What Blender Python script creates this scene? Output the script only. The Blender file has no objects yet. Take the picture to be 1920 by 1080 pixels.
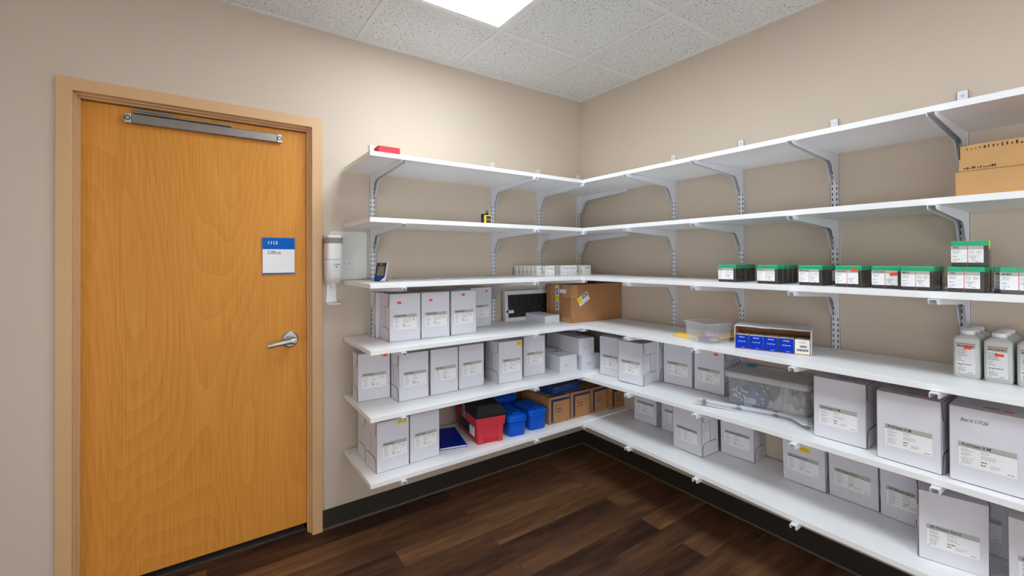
import bpy, math, random
from mathutils import Matrix, Vector, Euler
C = bpy.context.scene.collection
R = math.radians
rnd = random.Random(7)

# ------------------------------------------------------------------ materials
def srgb(r, g, b):
    f = lambda v: (v/255/12.92) if v/255 <= .04045 else ((v/255+.055)/1.055)**2.4
    return (f(r), f(g), f(b), 1)
def nodes(name):
    m = bpy.data.materials.new(name); m.use_nodes = True
    nt = m.node_tree; return m, nt, nt.nodes['Principled BSDF']
def N(nt, kind, **kw):
    n = nt.nodes.new(kind)
    for k, v in kw.items():
        if k in n.inputs: n.inputs[k].default_value = v
        else: setattr(n, k, v)
    return n
def coords(nt, scale=(1, 1, 1), rot=(0, 0, 0)):
    t = N(nt, 'ShaderNodeTexCoord'); mp = N(nt, 'ShaderNodeMapping')
    mp.inputs['Scale'].default_value = scale; mp.inputs['Rotation'].default_value = rot
    nt.links.new(t.outputs['Object'], mp.inputs['Vector']); return mp.outputs['Vector']
def ramp(nt, fac, stops):
    r = N(nt, 'ShaderNodeValToRGB'); e = r.color_ramp.elements
    while len(e) < len(stops): e.new(.5)
    for el, (p, c) in zip(e, stops): el.position = p; el.color = c
    nt.links.new(fac, r.inputs['Fac']); return r.outputs['Color']
def mat(name, col, rough=.5, metal=0, var=.06, nscale=14, bump=0, bscale=300, spec=.5):
    m, nt, b = nodes(name); L = nt.links.new
    v = coords(nt)
    no = N(nt, 'ShaderNodeTexNoise', Scale=nscale, Detail=3.0); L(v, no.inputs['Vector'])
    d = tuple(c*(1-var) for c in col[:3])+(1,); u = tuple(min(1, c*(1+var)) for c in col[:3])+(1,)
    L(ramp(nt, no.outputs['Fac'], [(.3, d), (.7, u)]), b.inputs['Base Color'])
    b.inputs['Roughness'].default_value = rough; b.inputs['Metallic'].default_value = metal
    b.inputs['Specular IOR Level'].default_value = spec
    if bump:
        n2 = N(nt, 'ShaderNodeTexNoise', Scale=bscale, Detail=2.0); L(v, n2.inputs['Vector'])
        bp = N(nt, 'ShaderNodeBump', Strength=bump, Distance=.001); L(n2.outputs['Fac'], bp.inputs['Height'])
        L(bp.outputs['Normal'], b.inputs['Normal'])
    return m
def clear(name, tint, opac, rough=.12):
    m, nt, b = nodes(name); L = nt.links.new
    no = N(nt, 'ShaderNodeTexNoise', Scale=6.0); L(coords(nt), no.inputs['Vector'])
    d = tuple(c*.94 for c in tint[:3])+(1,)
    L(ramp(nt, no.outputs['Fac'], [(.3, d), (.7, tint)]), b.inputs['Base Color']); b.inputs['Roughness'].default_value = rough
    tr = N(nt, 'ShaderNodeBsdfTransparent'); mx = N(nt, 'ShaderNodeMixShader'); mx.inputs[0].default_value = opac
    L(tr.outputs[0], mx.inputs[1]); L(b.outputs[0], mx.inputs[2]); L(mx.outputs[0], nt.nodes['Material Output'].inputs['Surface'])
    return m
def wood_door():
    m, nt, b = nodes('door_oak_veneer'); L = nt.links.new
    # cathedral figure: nested contours of a stretched height field, plus fine straight pores
    w = N(nt, 'ShaderNodeTexNoise', Scale=2.3, Detail=1.0, Roughness=.4); L(coords(nt, (1, 1, .1)), w.inputs['Vector'])
    mu = N(nt, 'ShaderNodeMath', operation='MULTIPLY'); mu.inputs[1].default_value = 64; L(w.outputs['Fac'], mu.inputs[0])
    fr = N(nt, 'ShaderNodeMath', operation='FRACT'); L(mu.outputs[0], fr.inputs[0])
    g = N(nt, 'ShaderNodeTexNoise', Scale=150.0, Detail=4.0); L(coords(nt, (1, 1, .02)), g.inputs['Vector'])
    k = N(nt, 'ShaderNodeTexNoise', Scale=5.0, Detail=2.0); L(coords(nt, (1, 1, .06)), k.inputs['Vector'])
    a = N(nt, 'ShaderNodeMix', data_type='FLOAT'); a.inputs[0].default_value = .83
    L(fr.outputs[0], a.inputs[2]); L(g.outputs['Fac'], a.inputs[3])
    a2 = N(nt, 'ShaderNodeMix', data_type='FLOAT'); a2.inputs[0].default_value = .3
    L(a.outputs[0], a2.inputs[2]); L(k.outputs['Fac'], a2.inputs[3])
    L(ramp(nt, a2.outputs[0], [(.26, srgb(192, 122, 42)), (.5, srgb(212, 142, 56)), (.74, srgb(224, 156, 72))]), b.inputs['Base Color'])
    b.inputs['Roughness'].default_value = .5; b.inputs['Specular IOR Level'].default_value = .25
    return m
def planks():
    m, nt, b = nodes('walnut_vinyl_plank'); L = nt.links.new
    t = N(nt, 'ShaderNodeTexCoord'); sp = N(nt, 'ShaderNodeSeparateXYZ'); L(t.outputs['Object'], sp.inputs[0])
    br = N(nt, 'ShaderNodeTexBrick', offset=.37, offset_frequency=2)
    br.inputs['Scale'].default_value = 1; br.inputs['Brick Width'].default_value = 1.22; br.inputs['Row Height'].default_value = .127
    br.inputs['Mortar Size'].default_value = .0008; br.inputs['Color1'].default_value = (0, 0, 0, 1); br.inputs['Color2'].default_value = (1, 1, 1, 1)
    br.inputs['Mortar'].default_value = (.3, .3, .3, 1); br.inputs['Bias'].default_value = 0
    L(t.outputs['Object'], br.inputs['Vector'])
    off = N(nt, 'ShaderNodeVectorMath', operation='SCALE'); off.inputs['Scale'].default_value = 9; L(br.outputs['Color'], off.inputs[0])
    ad = N(nt, 'ShaderNodeVectorMath', operation='ADD'); L(t.outputs['Object'], ad.inputs[0]); L(off.outputs[0], ad.inputs[1])
    mp = N(nt, 'ShaderNodeMapping'); mp.inputs['Scale'].default_value = (1, 9, 1); L(ad.outputs[0], mp.inputs['Vector'])
    n1 = N(nt, 'ShaderNodeTexNoise', Scale=2.6, Detail=6.0, Roughness=.62, Distortion=.5); L(mp.outputs[0], n1.inputs['Vector'])
    mp2 = N(nt, 'ShaderNodeMapping'); mp2.inputs['Scale'].default_value = (1, 30, 1); L(ad.outputs[0], mp2.inputs['Vector'])
    n2 = N(nt, 'ShaderNodeTexNoise', Scale=6.0, Detail=5.0, Roughness=.75); L(mp2.outputs[0], n2.inputs['Vector'])
    a = N(nt, 'ShaderNodeMix', data_type='FLOAT'); a.inputs[0].default_value = .38; L(n1.outputs['Fac'], a.inputs[2]); L(n2.outputs['Fac'], a.inputs[3])
    c = N(nt, 'ShaderNodeMix', data_type='FLOAT'); c.inputs[0].default_value = .22; L(a.outputs[0], c.inputs[2]); L(br.outputs['Color'], c.inputs[3])
    col = ramp(nt, c.outputs[0], [(.24, srgb(26, 17, 13)), (.38, srgb(52, 33, 24)), (.48, srgb(82, 53, 36)), (.58, srgb(104, 71, 46)), (.72, srgb(142, 105, 68))])
    mx = N(nt, 'ShaderNodeMix', data_type='RGBA'); L(br.outputs['Fac'], mx.inputs[0]); L(col, mx.inputs[6]); mx.inputs[7].default_value = srgb(40, 27, 20)
    L(mx.outputs[2], b.inputs['Base Color']); b.inputs['Roughness'].default_value = .5; b.inputs['Specular IOR Level'].default_value = .3
    bp = N(nt, 'ShaderNodeBump', Strength=.12, Distance=.002); L(a.outputs[0], bp.inputs['Height']); L(bp.outputs[0], b.inputs['Normal'])
    return m
def tile():
    m, nt, b = nodes('acoustic_ceiling_tile'); L = nt.links.new
    v = coords(nt, (1, 1, 1))
    n0 = N(nt, 'ShaderNodeTexNoise', Scale=60.0, Detail=2.0); L(v, n0.inputs['Vector'])
    mxv = N(nt, 'ShaderNodeVectorMath', operation='MULTIPLY_ADD'); mxv.inputs[1].default_value = (.02, .02, 0); L(n0.outputs['Color'], mxv.inputs[0]); L(v, mxv.inputs[2])
    n1 = N(nt, 'ShaderNodeTexNoise', Scale=100.0, Detail=2.5, Roughness=.65); L(mxv.outputs[0], n1.inputs['Vector'])
    L(ramp(nt, n1.outputs['Fac'], [(.29, srgb(74, 70, 66)), (.37, srgb(200, 200, 198)), (.5, srgb(226, 228, 228))]), b.inputs['Base Color'])
    b.inputs['Roughness'].default_value = .9
    bp = N(nt, 'ShaderNodeBump', Strength=.5, Distance=.002); L(n1.outputs['Fac'], bp.inputs['Height']); L(bp.outputs[0], b.inputs['Normal'])
    return m
def emit(name, col, s):
    m, nt, b = nodes(name); b.inputs['Base Color'].default_value = (.9, .9, .9, 1)
    no = N(nt, 'ShaderNodeTexNoise', Scale=3.0); nt.links.new(coords(nt), no.inputs['Vector'])
    nt.links.new(ramp(nt, no.outputs['Fac'], [(0, col), (1, col)]), b.inputs['Emission Color']); b.inputs['Emission Strength'].default_value = s
    return m

M = {}
M['wall'] = mat('beige_wall_paint', srgb(206, 191, 174), .62, var=.012, nscale=3, bump=.15, bscale=420, spec=.3)
M['tile'] = tile(); M['floor'] = planks(); M['oak'] = wood_door()
M['grid'] = mat('grid_white', srgb(226, 226, 225), .5, var=.02)
M['frame'] = mat('tan_frame_paint', srgb(212, 170, 124), .42, var=.015, bump=.08)
M['base'] = mat('dark_rubber_base', srgb(44, 39, 32), .5, var=.04)
M['caulk'] = mat('pale_base_toe', srgb(92, 85, 73), .45, var=.04)
M['board'] = mat('white_melamine', srgb(240, 241, 243), .38, var=.012, nscale=5)
M['steel'] = mat('white_powder_coat', srgb(226, 228, 233), .4, var=.02)
M['dark'] = mat('slot_shadow_metal', srgb(42, 42, 44), .6)
M['chrome'] = mat('satin_chrome', srgb(188, 188, 190), .42, 1, var=.04, nscale=60)
M['bronze'] = mat('dark_satin_steel', srgb(150, 143, 138), .33, 1, var=.05, nscale=40)
M['blackm'] = mat('black_metal', srgb(24, 24, 25), .4)
M['carton'] = mat('white_carton_board', srgb(216, 216, 224), .6, var=.02, nscale=9, bump=.06, bscale=200)
M['brown'] = mat('corrugated_edge_brown', srgb(112, 86, 64), .8, var=.12, nscale=80)
M['seam'] = mat('open_seam_dark', srgb(58, 48, 42), .9)
M['kraft'] = mat('kraft_cardboard', srgb(168, 121, 78), .75, var=.06, nscale=7, bump=.1, bscale=160)
M['kraft2'] = mat('light_kraft_cardboard', srgb(192, 147, 94), .75, var=.05, nscale=7, bump=.1, bscale=160)
M['tape'] = mat('glossy_packing_tape', srgb(186, 142, 98), .3, var=.08, nscale=30)
M['paper'] = mat('label_paper', srgb(236, 236, 238), .5, var=.015)
M['band'] = mat('label_grey_band', srgb(176, 176, 168), .5, var=.02)
M['ink'] = mat('black_ink', srgb(38, 38, 42), .6)
M['grey'] = mat('grey_ink', srgb(128, 130, 134), .6)
M['green'] = mat('green_ink', srgb(70, 130, 105), .5)
M['redink'] = mat('red_ink', srgb(212, 70, 72), .5)
M['blueink'] = mat('blue_ink', srgb(70, 110, 200), .5)
M['navy'] = mat('navy_ink', srgb(28, 44, 84), .6)
M['orange'] = mat('fluorescent_orange_sticker', srgb(252, 68, 26), .5, var=.03)
M['yellow'] = mat('yellow_sticker', srgb(240, 208, 20), .5, var=.03)
M['blue'] = mat('blue_polypropylene', srgb(0, 84, 200), .38, var=.04, spec=.25)
M['dblue'] = mat('dark_blue_plastic', srgb(18, 62, 130), .35, var=.05)
M['folder'] = mat('royal_blue_vinyl', srgb(2, 34, 150), .5, var=.04, spec=.2)
M['red'] = mat('red_polypropylene', srgb(200, 56, 68), .5, var=.05, spec=.25)
M['black'] = mat('black_polypropylene', srgb(22, 23, 23), .45, var=.08, spec=.35)
M['signblue'] = mat('sign_blue', srgb(0, 96, 190), .5, var=.02, spec=.15)
M['signwhite'] = mat('sign_white', srgb(236, 236, 238), .4, var=.015)
M['white'] = mat('white_abs_plastic', srgb(236, 235, 236), .28, var=.015)
M['smoke'] = mat('smoked_window_plastic', srgb(150, 140, 135), .12, var=.05)
M['panel'] = mat('white_backing_plate', srgb(228, 230, 226), .5, var=.01)
M['rgreen'] = mat('green_pack_cap', srgb(20, 168, 118), .3, var=.05)
M['rdark'] = mat('dark_pack_plastic', srgb(62, 58, 57), .22, var=.22, nscale=90)
M['jug'] = mat('translucent_hdpe', srgb(205, 210, 206), .35, var=.03)
M['lampblue'] = mat('cobalt_blue_carton', srgb(0, 48, 176), .6, var=.03, spec=.15)
M['mailer'] = mat('yellow_padded_paper', srgb(240, 190, 58), .6, var=.05, nscale=25, bump=.3, bscale=60)
M['teal'] = mat('teal_plastic', srgb(20, 140, 155), .35)
M['keyblack'] = mat('printed_keyboard_black', srgb(36, 37, 38), .5, var=.1)
M['yel'] = mat('yellow_abs', srgb(238, 188, 8), .4)
M['lcd'] = mat('lcd_grey', srgb(118, 114, 92), .25)
M['clearbin'] = clear('cloudy_bin_plastic', srgb(232, 238, 246), .19, .15)
M['clear'] = clear('clear_storage_plastic', srgb(226, 232, 240), .13)
M['lidp'] = clear('frosted_lid_plastic', srgb(226, 225, 223), .62, .4)
M['film'] = clear('clear_bag_film', srgb(238, 234, 224), .82, .2)
M['bluebag'] = clear('blue_bag_film', srgb(128, 150, 215), .5, .25)
M['case'] = clear('violet_tint_case', srgb(150, 150, 185), .5)
M['carpet'] = mat('threshold_carpet', srgb(64, 58, 54), .95, var=.5, nscale=240)
M['pale'] = mat('ivory_carton', srgb(236, 234, 226), .55, var=.02)
M['pane'] = clear('added_window_glass', srgb(240, 245, 250), .06, .02)
M['light'] = emit('lit_diffuser', (.86, .945, 1, 1), 15.5)

# ------------------------------------------------------------------ mesh builder
_text = {}
def text_geo(s, shear=0, bold=0):
    k = (s, shear, bold)
    if k not in _text:
        cu = bpy.data.curves.new('lettering', 'FONT'); cu.body = s; cu.size = 1; cu.resolution_u = 2; cu.shear = shear; cu.offset = bold
        o = bpy.data.objects.new('lettering', cu); C.objects.link(o); bpy.context.view_layer.update()
        me = bpy.data.meshes.new_from_object(o.evaluated_get(bpy.context.evaluated_depsgraph_get()))
        _text[k] = ([v.co.copy() for v in me.vertices], [tuple(p.vertices) for p in me.polygons])
        bpy.data.objects.remove(o); bpy.data.curves.remove(cu); bpy.data.meshes.remove(me)
    return _text[k]
class MB:
    def __init__(s): s.v = []; s.f = []; s.m = []; s.mats = []; s.T = Matrix(); s.sm = []
    def mi(s, m):
        if m not in s.mats: s.mats.append(m)
        return s.mats.index(m)
    def add(s, vs, fs, m, smooth=False):
        n = len(s.v); i = s.mi(m)
        s.v += [s.T @ Vector(p) for p in vs]; s.f += [tuple(n+k for k in f) for f in fs]; s.m += [i]*len(fs); s.sm += [smooth]*len(fs)
        return s
    def box(s, x0, x1, y0, y1, z0, z1, m):
        return s.add([(x0,y0,z0),(x1,y0,z0),(x1,y1,z0),(x0,y1,z0),(x0,y0,z1),(x1,y0,z1),(x1,y1,z1),(x0,y1,z1)],
                     [(0,3,2,1),(4,5,6,7),(0,1,5,4),(1,2,6,5),(2,3,7,6),(3,0,4,7)], m)
    def prism(s, poly, y0, y1, m, edge=None):      # polygon in x,z; thickness along y
        n = len(poly); v = [(x,y0,z) for x,z in poly]+[(x,y1,z) for x,z in poly]
        s.add(v, [tuple(range(n)), tuple(range(2*n-1, n-1, -1))], m)
        s.add(v, [((i+1)%n, i, n+i, n+(i+1)%n) for i in range(n)], edge or m); return s
    def cyl(s, r0, r1, z0, z1, m, n=24, c=(0,0), smooth=True, ex=1):
        v = [(c[0]+r*math.cos(2*math.pi*i/n)*ex, c[1]+r*math.sin(2*math.pi*i/n), z) for r, z in ((r0,z0),(r1,z1)) for i in range(n)]
        s.add(v, [(i,(i+1)%n,n+(i+1)%n,n+i) for i in range(n)], m, smooth)
        s.add(v, [tuple(range(n-1,-1,-1)), tuple(range(n,2*n))], m); return s
    def loft(s, rings, m, smooth=True, cap0=True, cap1=True):
        n = len(rings[0]); v = [p for r in rings for p in r]
        s.add(v, [(k*n+i, k*n+(i+1)%n, (k+1)*n+(i+1)%n, (k+1)*n+i) for k in range(len(rings)-1) for i in range(n)], m, smooth)
        e = []
        if cap0: e.append(tuple(range(n-1,-1,-1)))
        if cap1: e.append(tuple(range((len(rings)-1)*n, len(rings)*n)))
        s.add(v, e, m) if e else None
        return s
    def rect(s, x0, x1, z0, z1, y, m): return s.add([(x0,y,z0),(x1,y,z0),(x1,y,z1),(x0,y,z1)], [(0,1,2,3)], m)
    def text(s, t, size, x, z, y, m, align='l', shear=0, bold=0, sx=1, rot=0):
        vs, fs = text_geo(t, shear, bold)
        w = max(p.x for p in vs)*size*sx
        dx = {'l':0, 'c':-w/2, 'r':-w}[align]; ca, sa = math.cos(rot), math.sin(rot)
        pts = []
        for p in vs:
            a, b_ = p.x*size*sx+dx, p.y*size
            pts.append((x+a*ca-b_*sa, y, z+a*sa+b_*ca))
        return s.add(pts, fs, m)
    def mesh(s, name):
        me = bpy.data.meshes.new(name); me.from_pydata([tuple(p) for p in s.v], [], s.f)
        for m in s.mats: me.materials.append(m)
        for p, i, k in zip(me.polygons, s.m, s.sm): p.material_index = i; p.use_smooth = k
        me.update(); return me
    def build(s, name, parent=None, bevel=0, seg=2):
        return put(name, s.mesh(name), parent, bevel, seg)
def put(name, me, parent=None, bevel=0, seg=2):
    o = bpy.data.objects.new(name, me); C.objects.link(o)
    if parent: o.parent = parent
    if bevel:
        b = o.modifiers.new('bevel', 'BEVEL'); b.width = bevel; b.segments = seg; b.limit_method = 'ANGLE'; b.angle_limit = R(40)
    return o
def tag(o, label=None, cat=None, group=None, kind=None):
    if label: o['label'] = label
    if cat: o['category'] = cat
    if group: o['group'] = group
    if kind: o['kind'] = kind
    return o
def thing(name, loc, yaw=0, label=None, cat=None, group=None, tilt=0):
    o = bpy.data.objects.new(name, None); C.objects.link(o); o.empty_display_size = .05
    o.location = loc; o.rotation_euler = (tilt, 0, R(yaw)); return tag(o, label, cat, group)
def copy_tree(o, parent=None):
    c = o.copy(); C.objects.link(c); c.parent = parent
    for ch in list(o.children): copy_tree(ch, c)
    return c
def rrect(w, d, r, z, cx=0, cy=0, n=6):
    pts = []
    for (sx, sy, a0) in ((1,1,0),(-1,1,90),(-1,-1,180),(1,-1,270)):
        for i in range(n+1):
            a = R(a0+90*i/n); pts.append((cx+sx*(w/2-r)+r*math.cos(a), cy+sy*(d/2-r)+r*math.sin(a), z))
    return pts

# ------------------------------------------------------------------ room shell
H = 2.665; XW, YW = -4.6, -5.0
def struct(o): o['kind'] = 'structure'; return o
b = MB(); b.box(XW-.1, .1, YW-.1, .1, -.08, 0, M['floor']); b.box(XW-.1, .1, .1, 1.05, -.08, -.001, M['floor']); struct(b.build('floor'))
b = MB()
# tiled ceiling with the opening cut out of it for the recessed light
GX = [-.5215-.6096*i for i in range(-1, 8)]; GY = [-.5242-.6096*i for i in range(-1, 9)]
lights = [(GX[3], GX[2], GY[3], GY[1]), (GX[3], GX[2], GY[7], GY[5])]
for i in range(len(GX)):
    for j in range(len(GY)):
        x1 = min(GX[i], 0) if i else 0; x0 = max(GX[i+1], XW) if i+1 < len(GX) else XW
        y1 = min(GY[j], 0) if j else 0; y0 = max(GY[j+1], YW) if j+1 < len(GY) else YW
        if x1-x0 < .01 or y1-y0 < .01: continue
        xm, ym = (x0+x1)/2, (y0+y1)/2
        if any(a < xm < c and d < ym < e for a, c, d, e in lights): continue
        b.box(x0, x1, y0, y1, H+.004, H+.03, M['tile'])
b.box(XW-.1, .1, YW-.1, .1, H+.16, H+.2, M['wall'])
ceil = struct(b.build('ceiling'))
b = MB(); t = .012
for x in GX[1:]:
    if x > XW+.05: b.box(x-t, x+t, YW, 0, H-.001, H+.006, M['grid'])
for y in GY[1:]:
    if y > YW+.05:
        xs = [0]+[x for x in GX[1:] if x > XW]+[XW]
        for a, c in zip(xs[:-1], xs[1:]):
            if any(l[0] < (a+c)/2 < l[1] and l[2] < y-.01 and y+.01 < l[3] for l in lights): continue
            b.box(c+t, a-t, y-t, y+t, H-.0013, H+.006, M['grid'])
# light holes keep the cross tees of their edge only
b.box(XW, 0, -.022, 0, H-.002, H+.006, M['grid']); b.box(-.022, 0, YW, -.022, H-.002, H+.006, M['grid'])
struct(b.build('trim_1'))
b = MB()   # the door wall, with its door opening
DX0, DX1, DZ = -2.894, -1.980, 2.134
b.box(XW, DX0-.03, 0, .12, 0, H+.1, M['wall']); b.box(DX1+.03, .1, 0, .12, 0, H+.1, M['wall']); b.box(DX0-.03, DX1+.03, 0, .12, DZ+.03, H+.1, M['wall'])
struct(b.build('wall_left'))
b = MB(); b.box(0, .12, YW, 0, 0, H+.1, M['wall']); struct(b.build('wall_right'))
WZ0, WZ1 = .5, 1.75
def fill_window_wall(wall, win, a0, a1, lo, hi, M4):      # a wall along local x; its wide window is added for frontal fill light
    b = MB(); b.T = M4; wd = M['wall']
    b.box(lo, a0, -.12, 0, 0, H+.1, wd); b.box(a1, hi, -.12, 0, 0, H+.1, wd); b.box(a0, a1, -.12, 0, 0, WZ0, wd); b.box(a0, a1, -.12, 0, WZ1, H+.1, wd); struct(b.build(wall))
    w1 = struct(thing(win, (0, 0, 0))); w1.matrix_world = M4 @ Matrix.Translation(((a0+a1)/2, 0, WZ0)); b = MB(); hw = (a1-a0)/2; wh = WZ1-WZ0
    for x in (-hw, -.02, hw-.04): b.box(x, x+.04, -.09, -.04, 0, wh, M['white'])
    b.box(-hw, hw, -.09, -.04, 0, .04, M['white']); b.box(-hw, hw, -.09, -.04, wh-.04, wh, M['white']); b.build('added_window_frame', w1)
    b = MB(); b.rect(-hw, hw, .02, wh-.02, -.065, M['pane']); b.build('added_window_pane', w1)
fill_window_wall('wall_rear', 'added_window_1', -2.9, -.7, XW-.12, .12, Matrix.Translation((0, YW, 0)))
fill_window_wall('wall_far_left', 'added_window_2', 1.7, 4.5, -.12, -YW+.12, Matrix.Translation((XW, 0, 0)) @ Matrix.Rotation(R(-90), 4, 'Z'))
def baseboard(name, mk):
    b = MB(); mk(b); struct(b.build(name, bevel=.002))
baseboard('baseboard_left', lambda b: (b.box(-1.929, -.005, -.005, 0, .012, .106, M['base']), b.box(-1.929, -.005, -.011, 0, 0, .012, M['caulk'])))
baseboard('baseboard_right', lambda b: (b.box(-.005, 0, YW, 0, .012, .106, M['base']), b.box(-.011, 0, YW, 0, 0, .012, M['caulk'])))
baseboard('baseboard_far_left', lambda b: (b.box(XW, -2.945, -.005, 0, .012, .106, M['base']), b.box(XW, -2.945, -.011, 0, 0, .012, M['caulk'])))
# hall beyond the closed door, seen only through the gap under it
b = MB(); b.box(-2.87, -2.0, .058, .9, 0, .008, M['carpet']); struct(b.build('trim_2'))
b = MB(); b.box(-3.3, -1.6, .9, 1.0, 0, 2.6, M['wall']); b.box(-3.4, -3.3, .121, 1.0, 0, 2.6, M['wall']); b.box(-1.6, -1.5, .121, 1.0, 0, 2.6, M['wall']); b.box(-3.4, -1.5, .121, 1.0, 2.6, 2.7, M['wall']); struct(b.build('wall_hall_light_block'))  # closed box added behind the door to keep world light from leaking in

# ------------------------------------------------------------------ door
door = struct(thing('door_1', (-2.437, .05, 0))); ox, oy = -2.437, .05
b = MB(); b.T = Matrix.Translation((-ox, -oy, 0))
prof = [(-.051,0),(-.051,-.0115),(-.0495,-.013),(-.002,-.013),(0,-.011),(0,.011),(.002,.013),(.0065,.013),(.008,.0145),(.008,.029),(.0095,.0305),(.0145,.0305),(.016,.032),(.016,.0495),(-.028,.0495),(-.028,0)]
rings = [[f(d, y) for d, y in prof] for f in (lambda d, y: (DX0+d, y, 0), lambda d, y: (DX0+d, y, DZ-d), lambda d, y: (DX1-d, y, DZ-d), lambda d, y: (DX1-d, y, 0))]
b.loft(rings, M['frame'], smooth=False)      # one mitred, welded steel frame: casing, rabbet and stop
b.box(DX0-.028, DX0-.001, .0495, .125, 0, DZ, M['frame']); b.box(DX1+.001, DX1+.028, .0495, .125, 0, DZ, M['frame']); b.box(DX0-.028, DX1+.028, .0495, .125, DZ+.001, DZ+.028, M['frame'])
b.build('door_frame', door)
b = MB(); b.T = Matrix.Translation((-ox, -oy, 0)); b.box(DX0+.010, DX1-.010, .05, .095, .042, DZ-.019, M['oak']); leaf = b.build('door_leaf', door, bevel=.001)
b = MB(); b.T = Matrix.Translation((-ox, -oy, 0)) @ Matrix.Translation((-2.078, .05, 1.024)) @ Matrix.Rotation(R(90), 4, 'X')
b.cyl(.041, .041, 0, .006, M['chrome'], 40); b.cyl(.041, .034, .006, .012, M['chrome'], 40); b.cyl(.022, .019, .012, .03, M['chrome'], 28)
rose = b.build('handle_rose', door)
b = MB(); b.T = Matrix.Translation((-ox, -oy, 0))
rings = []
for x, y, z, ry, rz in ((-2.058,-.012,1.024,.018,.017),(-2.072,-.015,1.024,.019,.0175),(-2.09,-.018,1.022,.013,.0145),(-2.12,-.022,1.018,.008,.0125),(-2.16,-.024,1.013,.006,.0115),(-2.186,-.022,1.010,.0055,.011),(-2.190,-.020,1.010,.004,.0095)):
    rings.append([(x, y+ry*math.cos(2*math.pi*i/16), z+rz*math.sin(2*math.pi*i/16)) for i in range(16)])
b.loft(rings, M['chrome']); b.cyl(.012, .012, 1.0, 1.0, M['chrome'])
lev = b.build('lever_handle', door)
b = MB(); b.T = Matrix.Translation((-ox, -oy, 0)) @ Matrix.Translation((-2.066, -.032, 1.024)) @ Matrix.Rotation(R(90), 4, 'X')
b.cyl(.0085, .0085, 0, .002, M['chrome'], 20); b.box(-.001, .001, -.005, .005, .002, .0024, M['blackm']); b.build('lock_cylinder', door)
cl = thing('door_closer', (-2.737-ox, .05-oy, 2.062), 0); cl.parent = door
b = MB(); b.box(.022, .598, -.024, 0, -.021, .021, M['bronze']); b.build('closer_rail', cl, bevel=.003)
for x in (0, .598):
    b = MB(); b.box(x, x+.022, -.026, 0, -.021, .021, M['chrome']); e = b.build('end_cap', cl, bevel=.002)
    b = MB(); b.T = Matrix.Translation((x+.011, -.026, 0)) @ Matrix.Rotation(R(90), 4, 'X')
    b.cyl(.0105, .0105, 0, .001, M['blackm'], 20); b.cyl(.007, .006, .001, .002, M['chrome'], 16); b.build('screw', cl)
b = MB(); b.box(.03, .40, -.02, -.006, .026, .034, M['bronze']); b.box(.03, .17, -.016, 0, .036, .046, M['bronze']); b.build('closer_arm', cl, bevel=.001)
# sign on the door
sg = thing('door_sign', (-2.204, .048, 1.3665), 0, 'blue and white square room sign on the oak door', 'sign')
b = MB(); b.box(0, .149, -.006, 0, 0, .186, M['signwhite']); b.build('sign_plate', sg, bevel=.001)
b = MB(); b.box(-.0003, .1493, -.0072, -.002, .127, .1863, M['signblue']); tag(b.build('blue_band', sg), 'broad blue band at the top')
b = MB(); b.box(-.0003, .1493, -.0072, -.002, -.0003, .006, M['signblue']); tag(b.build('blue_band', sg), 'thin blue band at the bottom')
b = MB(); b.text('1113', .024, .0215, .152, -.0076, M['signwhite'], bold=.012); b.text('Office', .026, .0205, .101, -.0064, M['ink'], bold=.004); b.build('lettering', sg)

# ------------------------------------------------------------------ light
for k, (x0, x1, y0, y1) in enumerate(lights):
    lt = thing('ceiling_light', ((x0+x1)/2, (y0+y1)/2, H), 0,
               ['glowing white recessed light panel in the tiled ceiling above the shelves', 'second recessed light panel further back along the ceiling, outside the photo'][k], 'ceiling light', 'recessed ceiling lights')
    w, d = (x1-x0)/2-.0125, (y1-y0)/2-.0125
    b = MB(); b.box(-w, w, -d, d, .010, .016, M['light']); b.build('diffuser', lt)
    b = MB()
    for a in (-1, 1):
        b.box(min(a*w, a*(w-.014)), max(a*w, a*(w-.014)), -d, d, .001, .05, M['grid']); b.box(-w+.014, w-.014, min(a*d, a*(d-.014)), max(a*d, a*(d-.014)), .001, .05, M['grid'])
    b.box(-w, w, -d, d, .05, .056, M['grid'])
    b.build('light_frame', lt)

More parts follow.
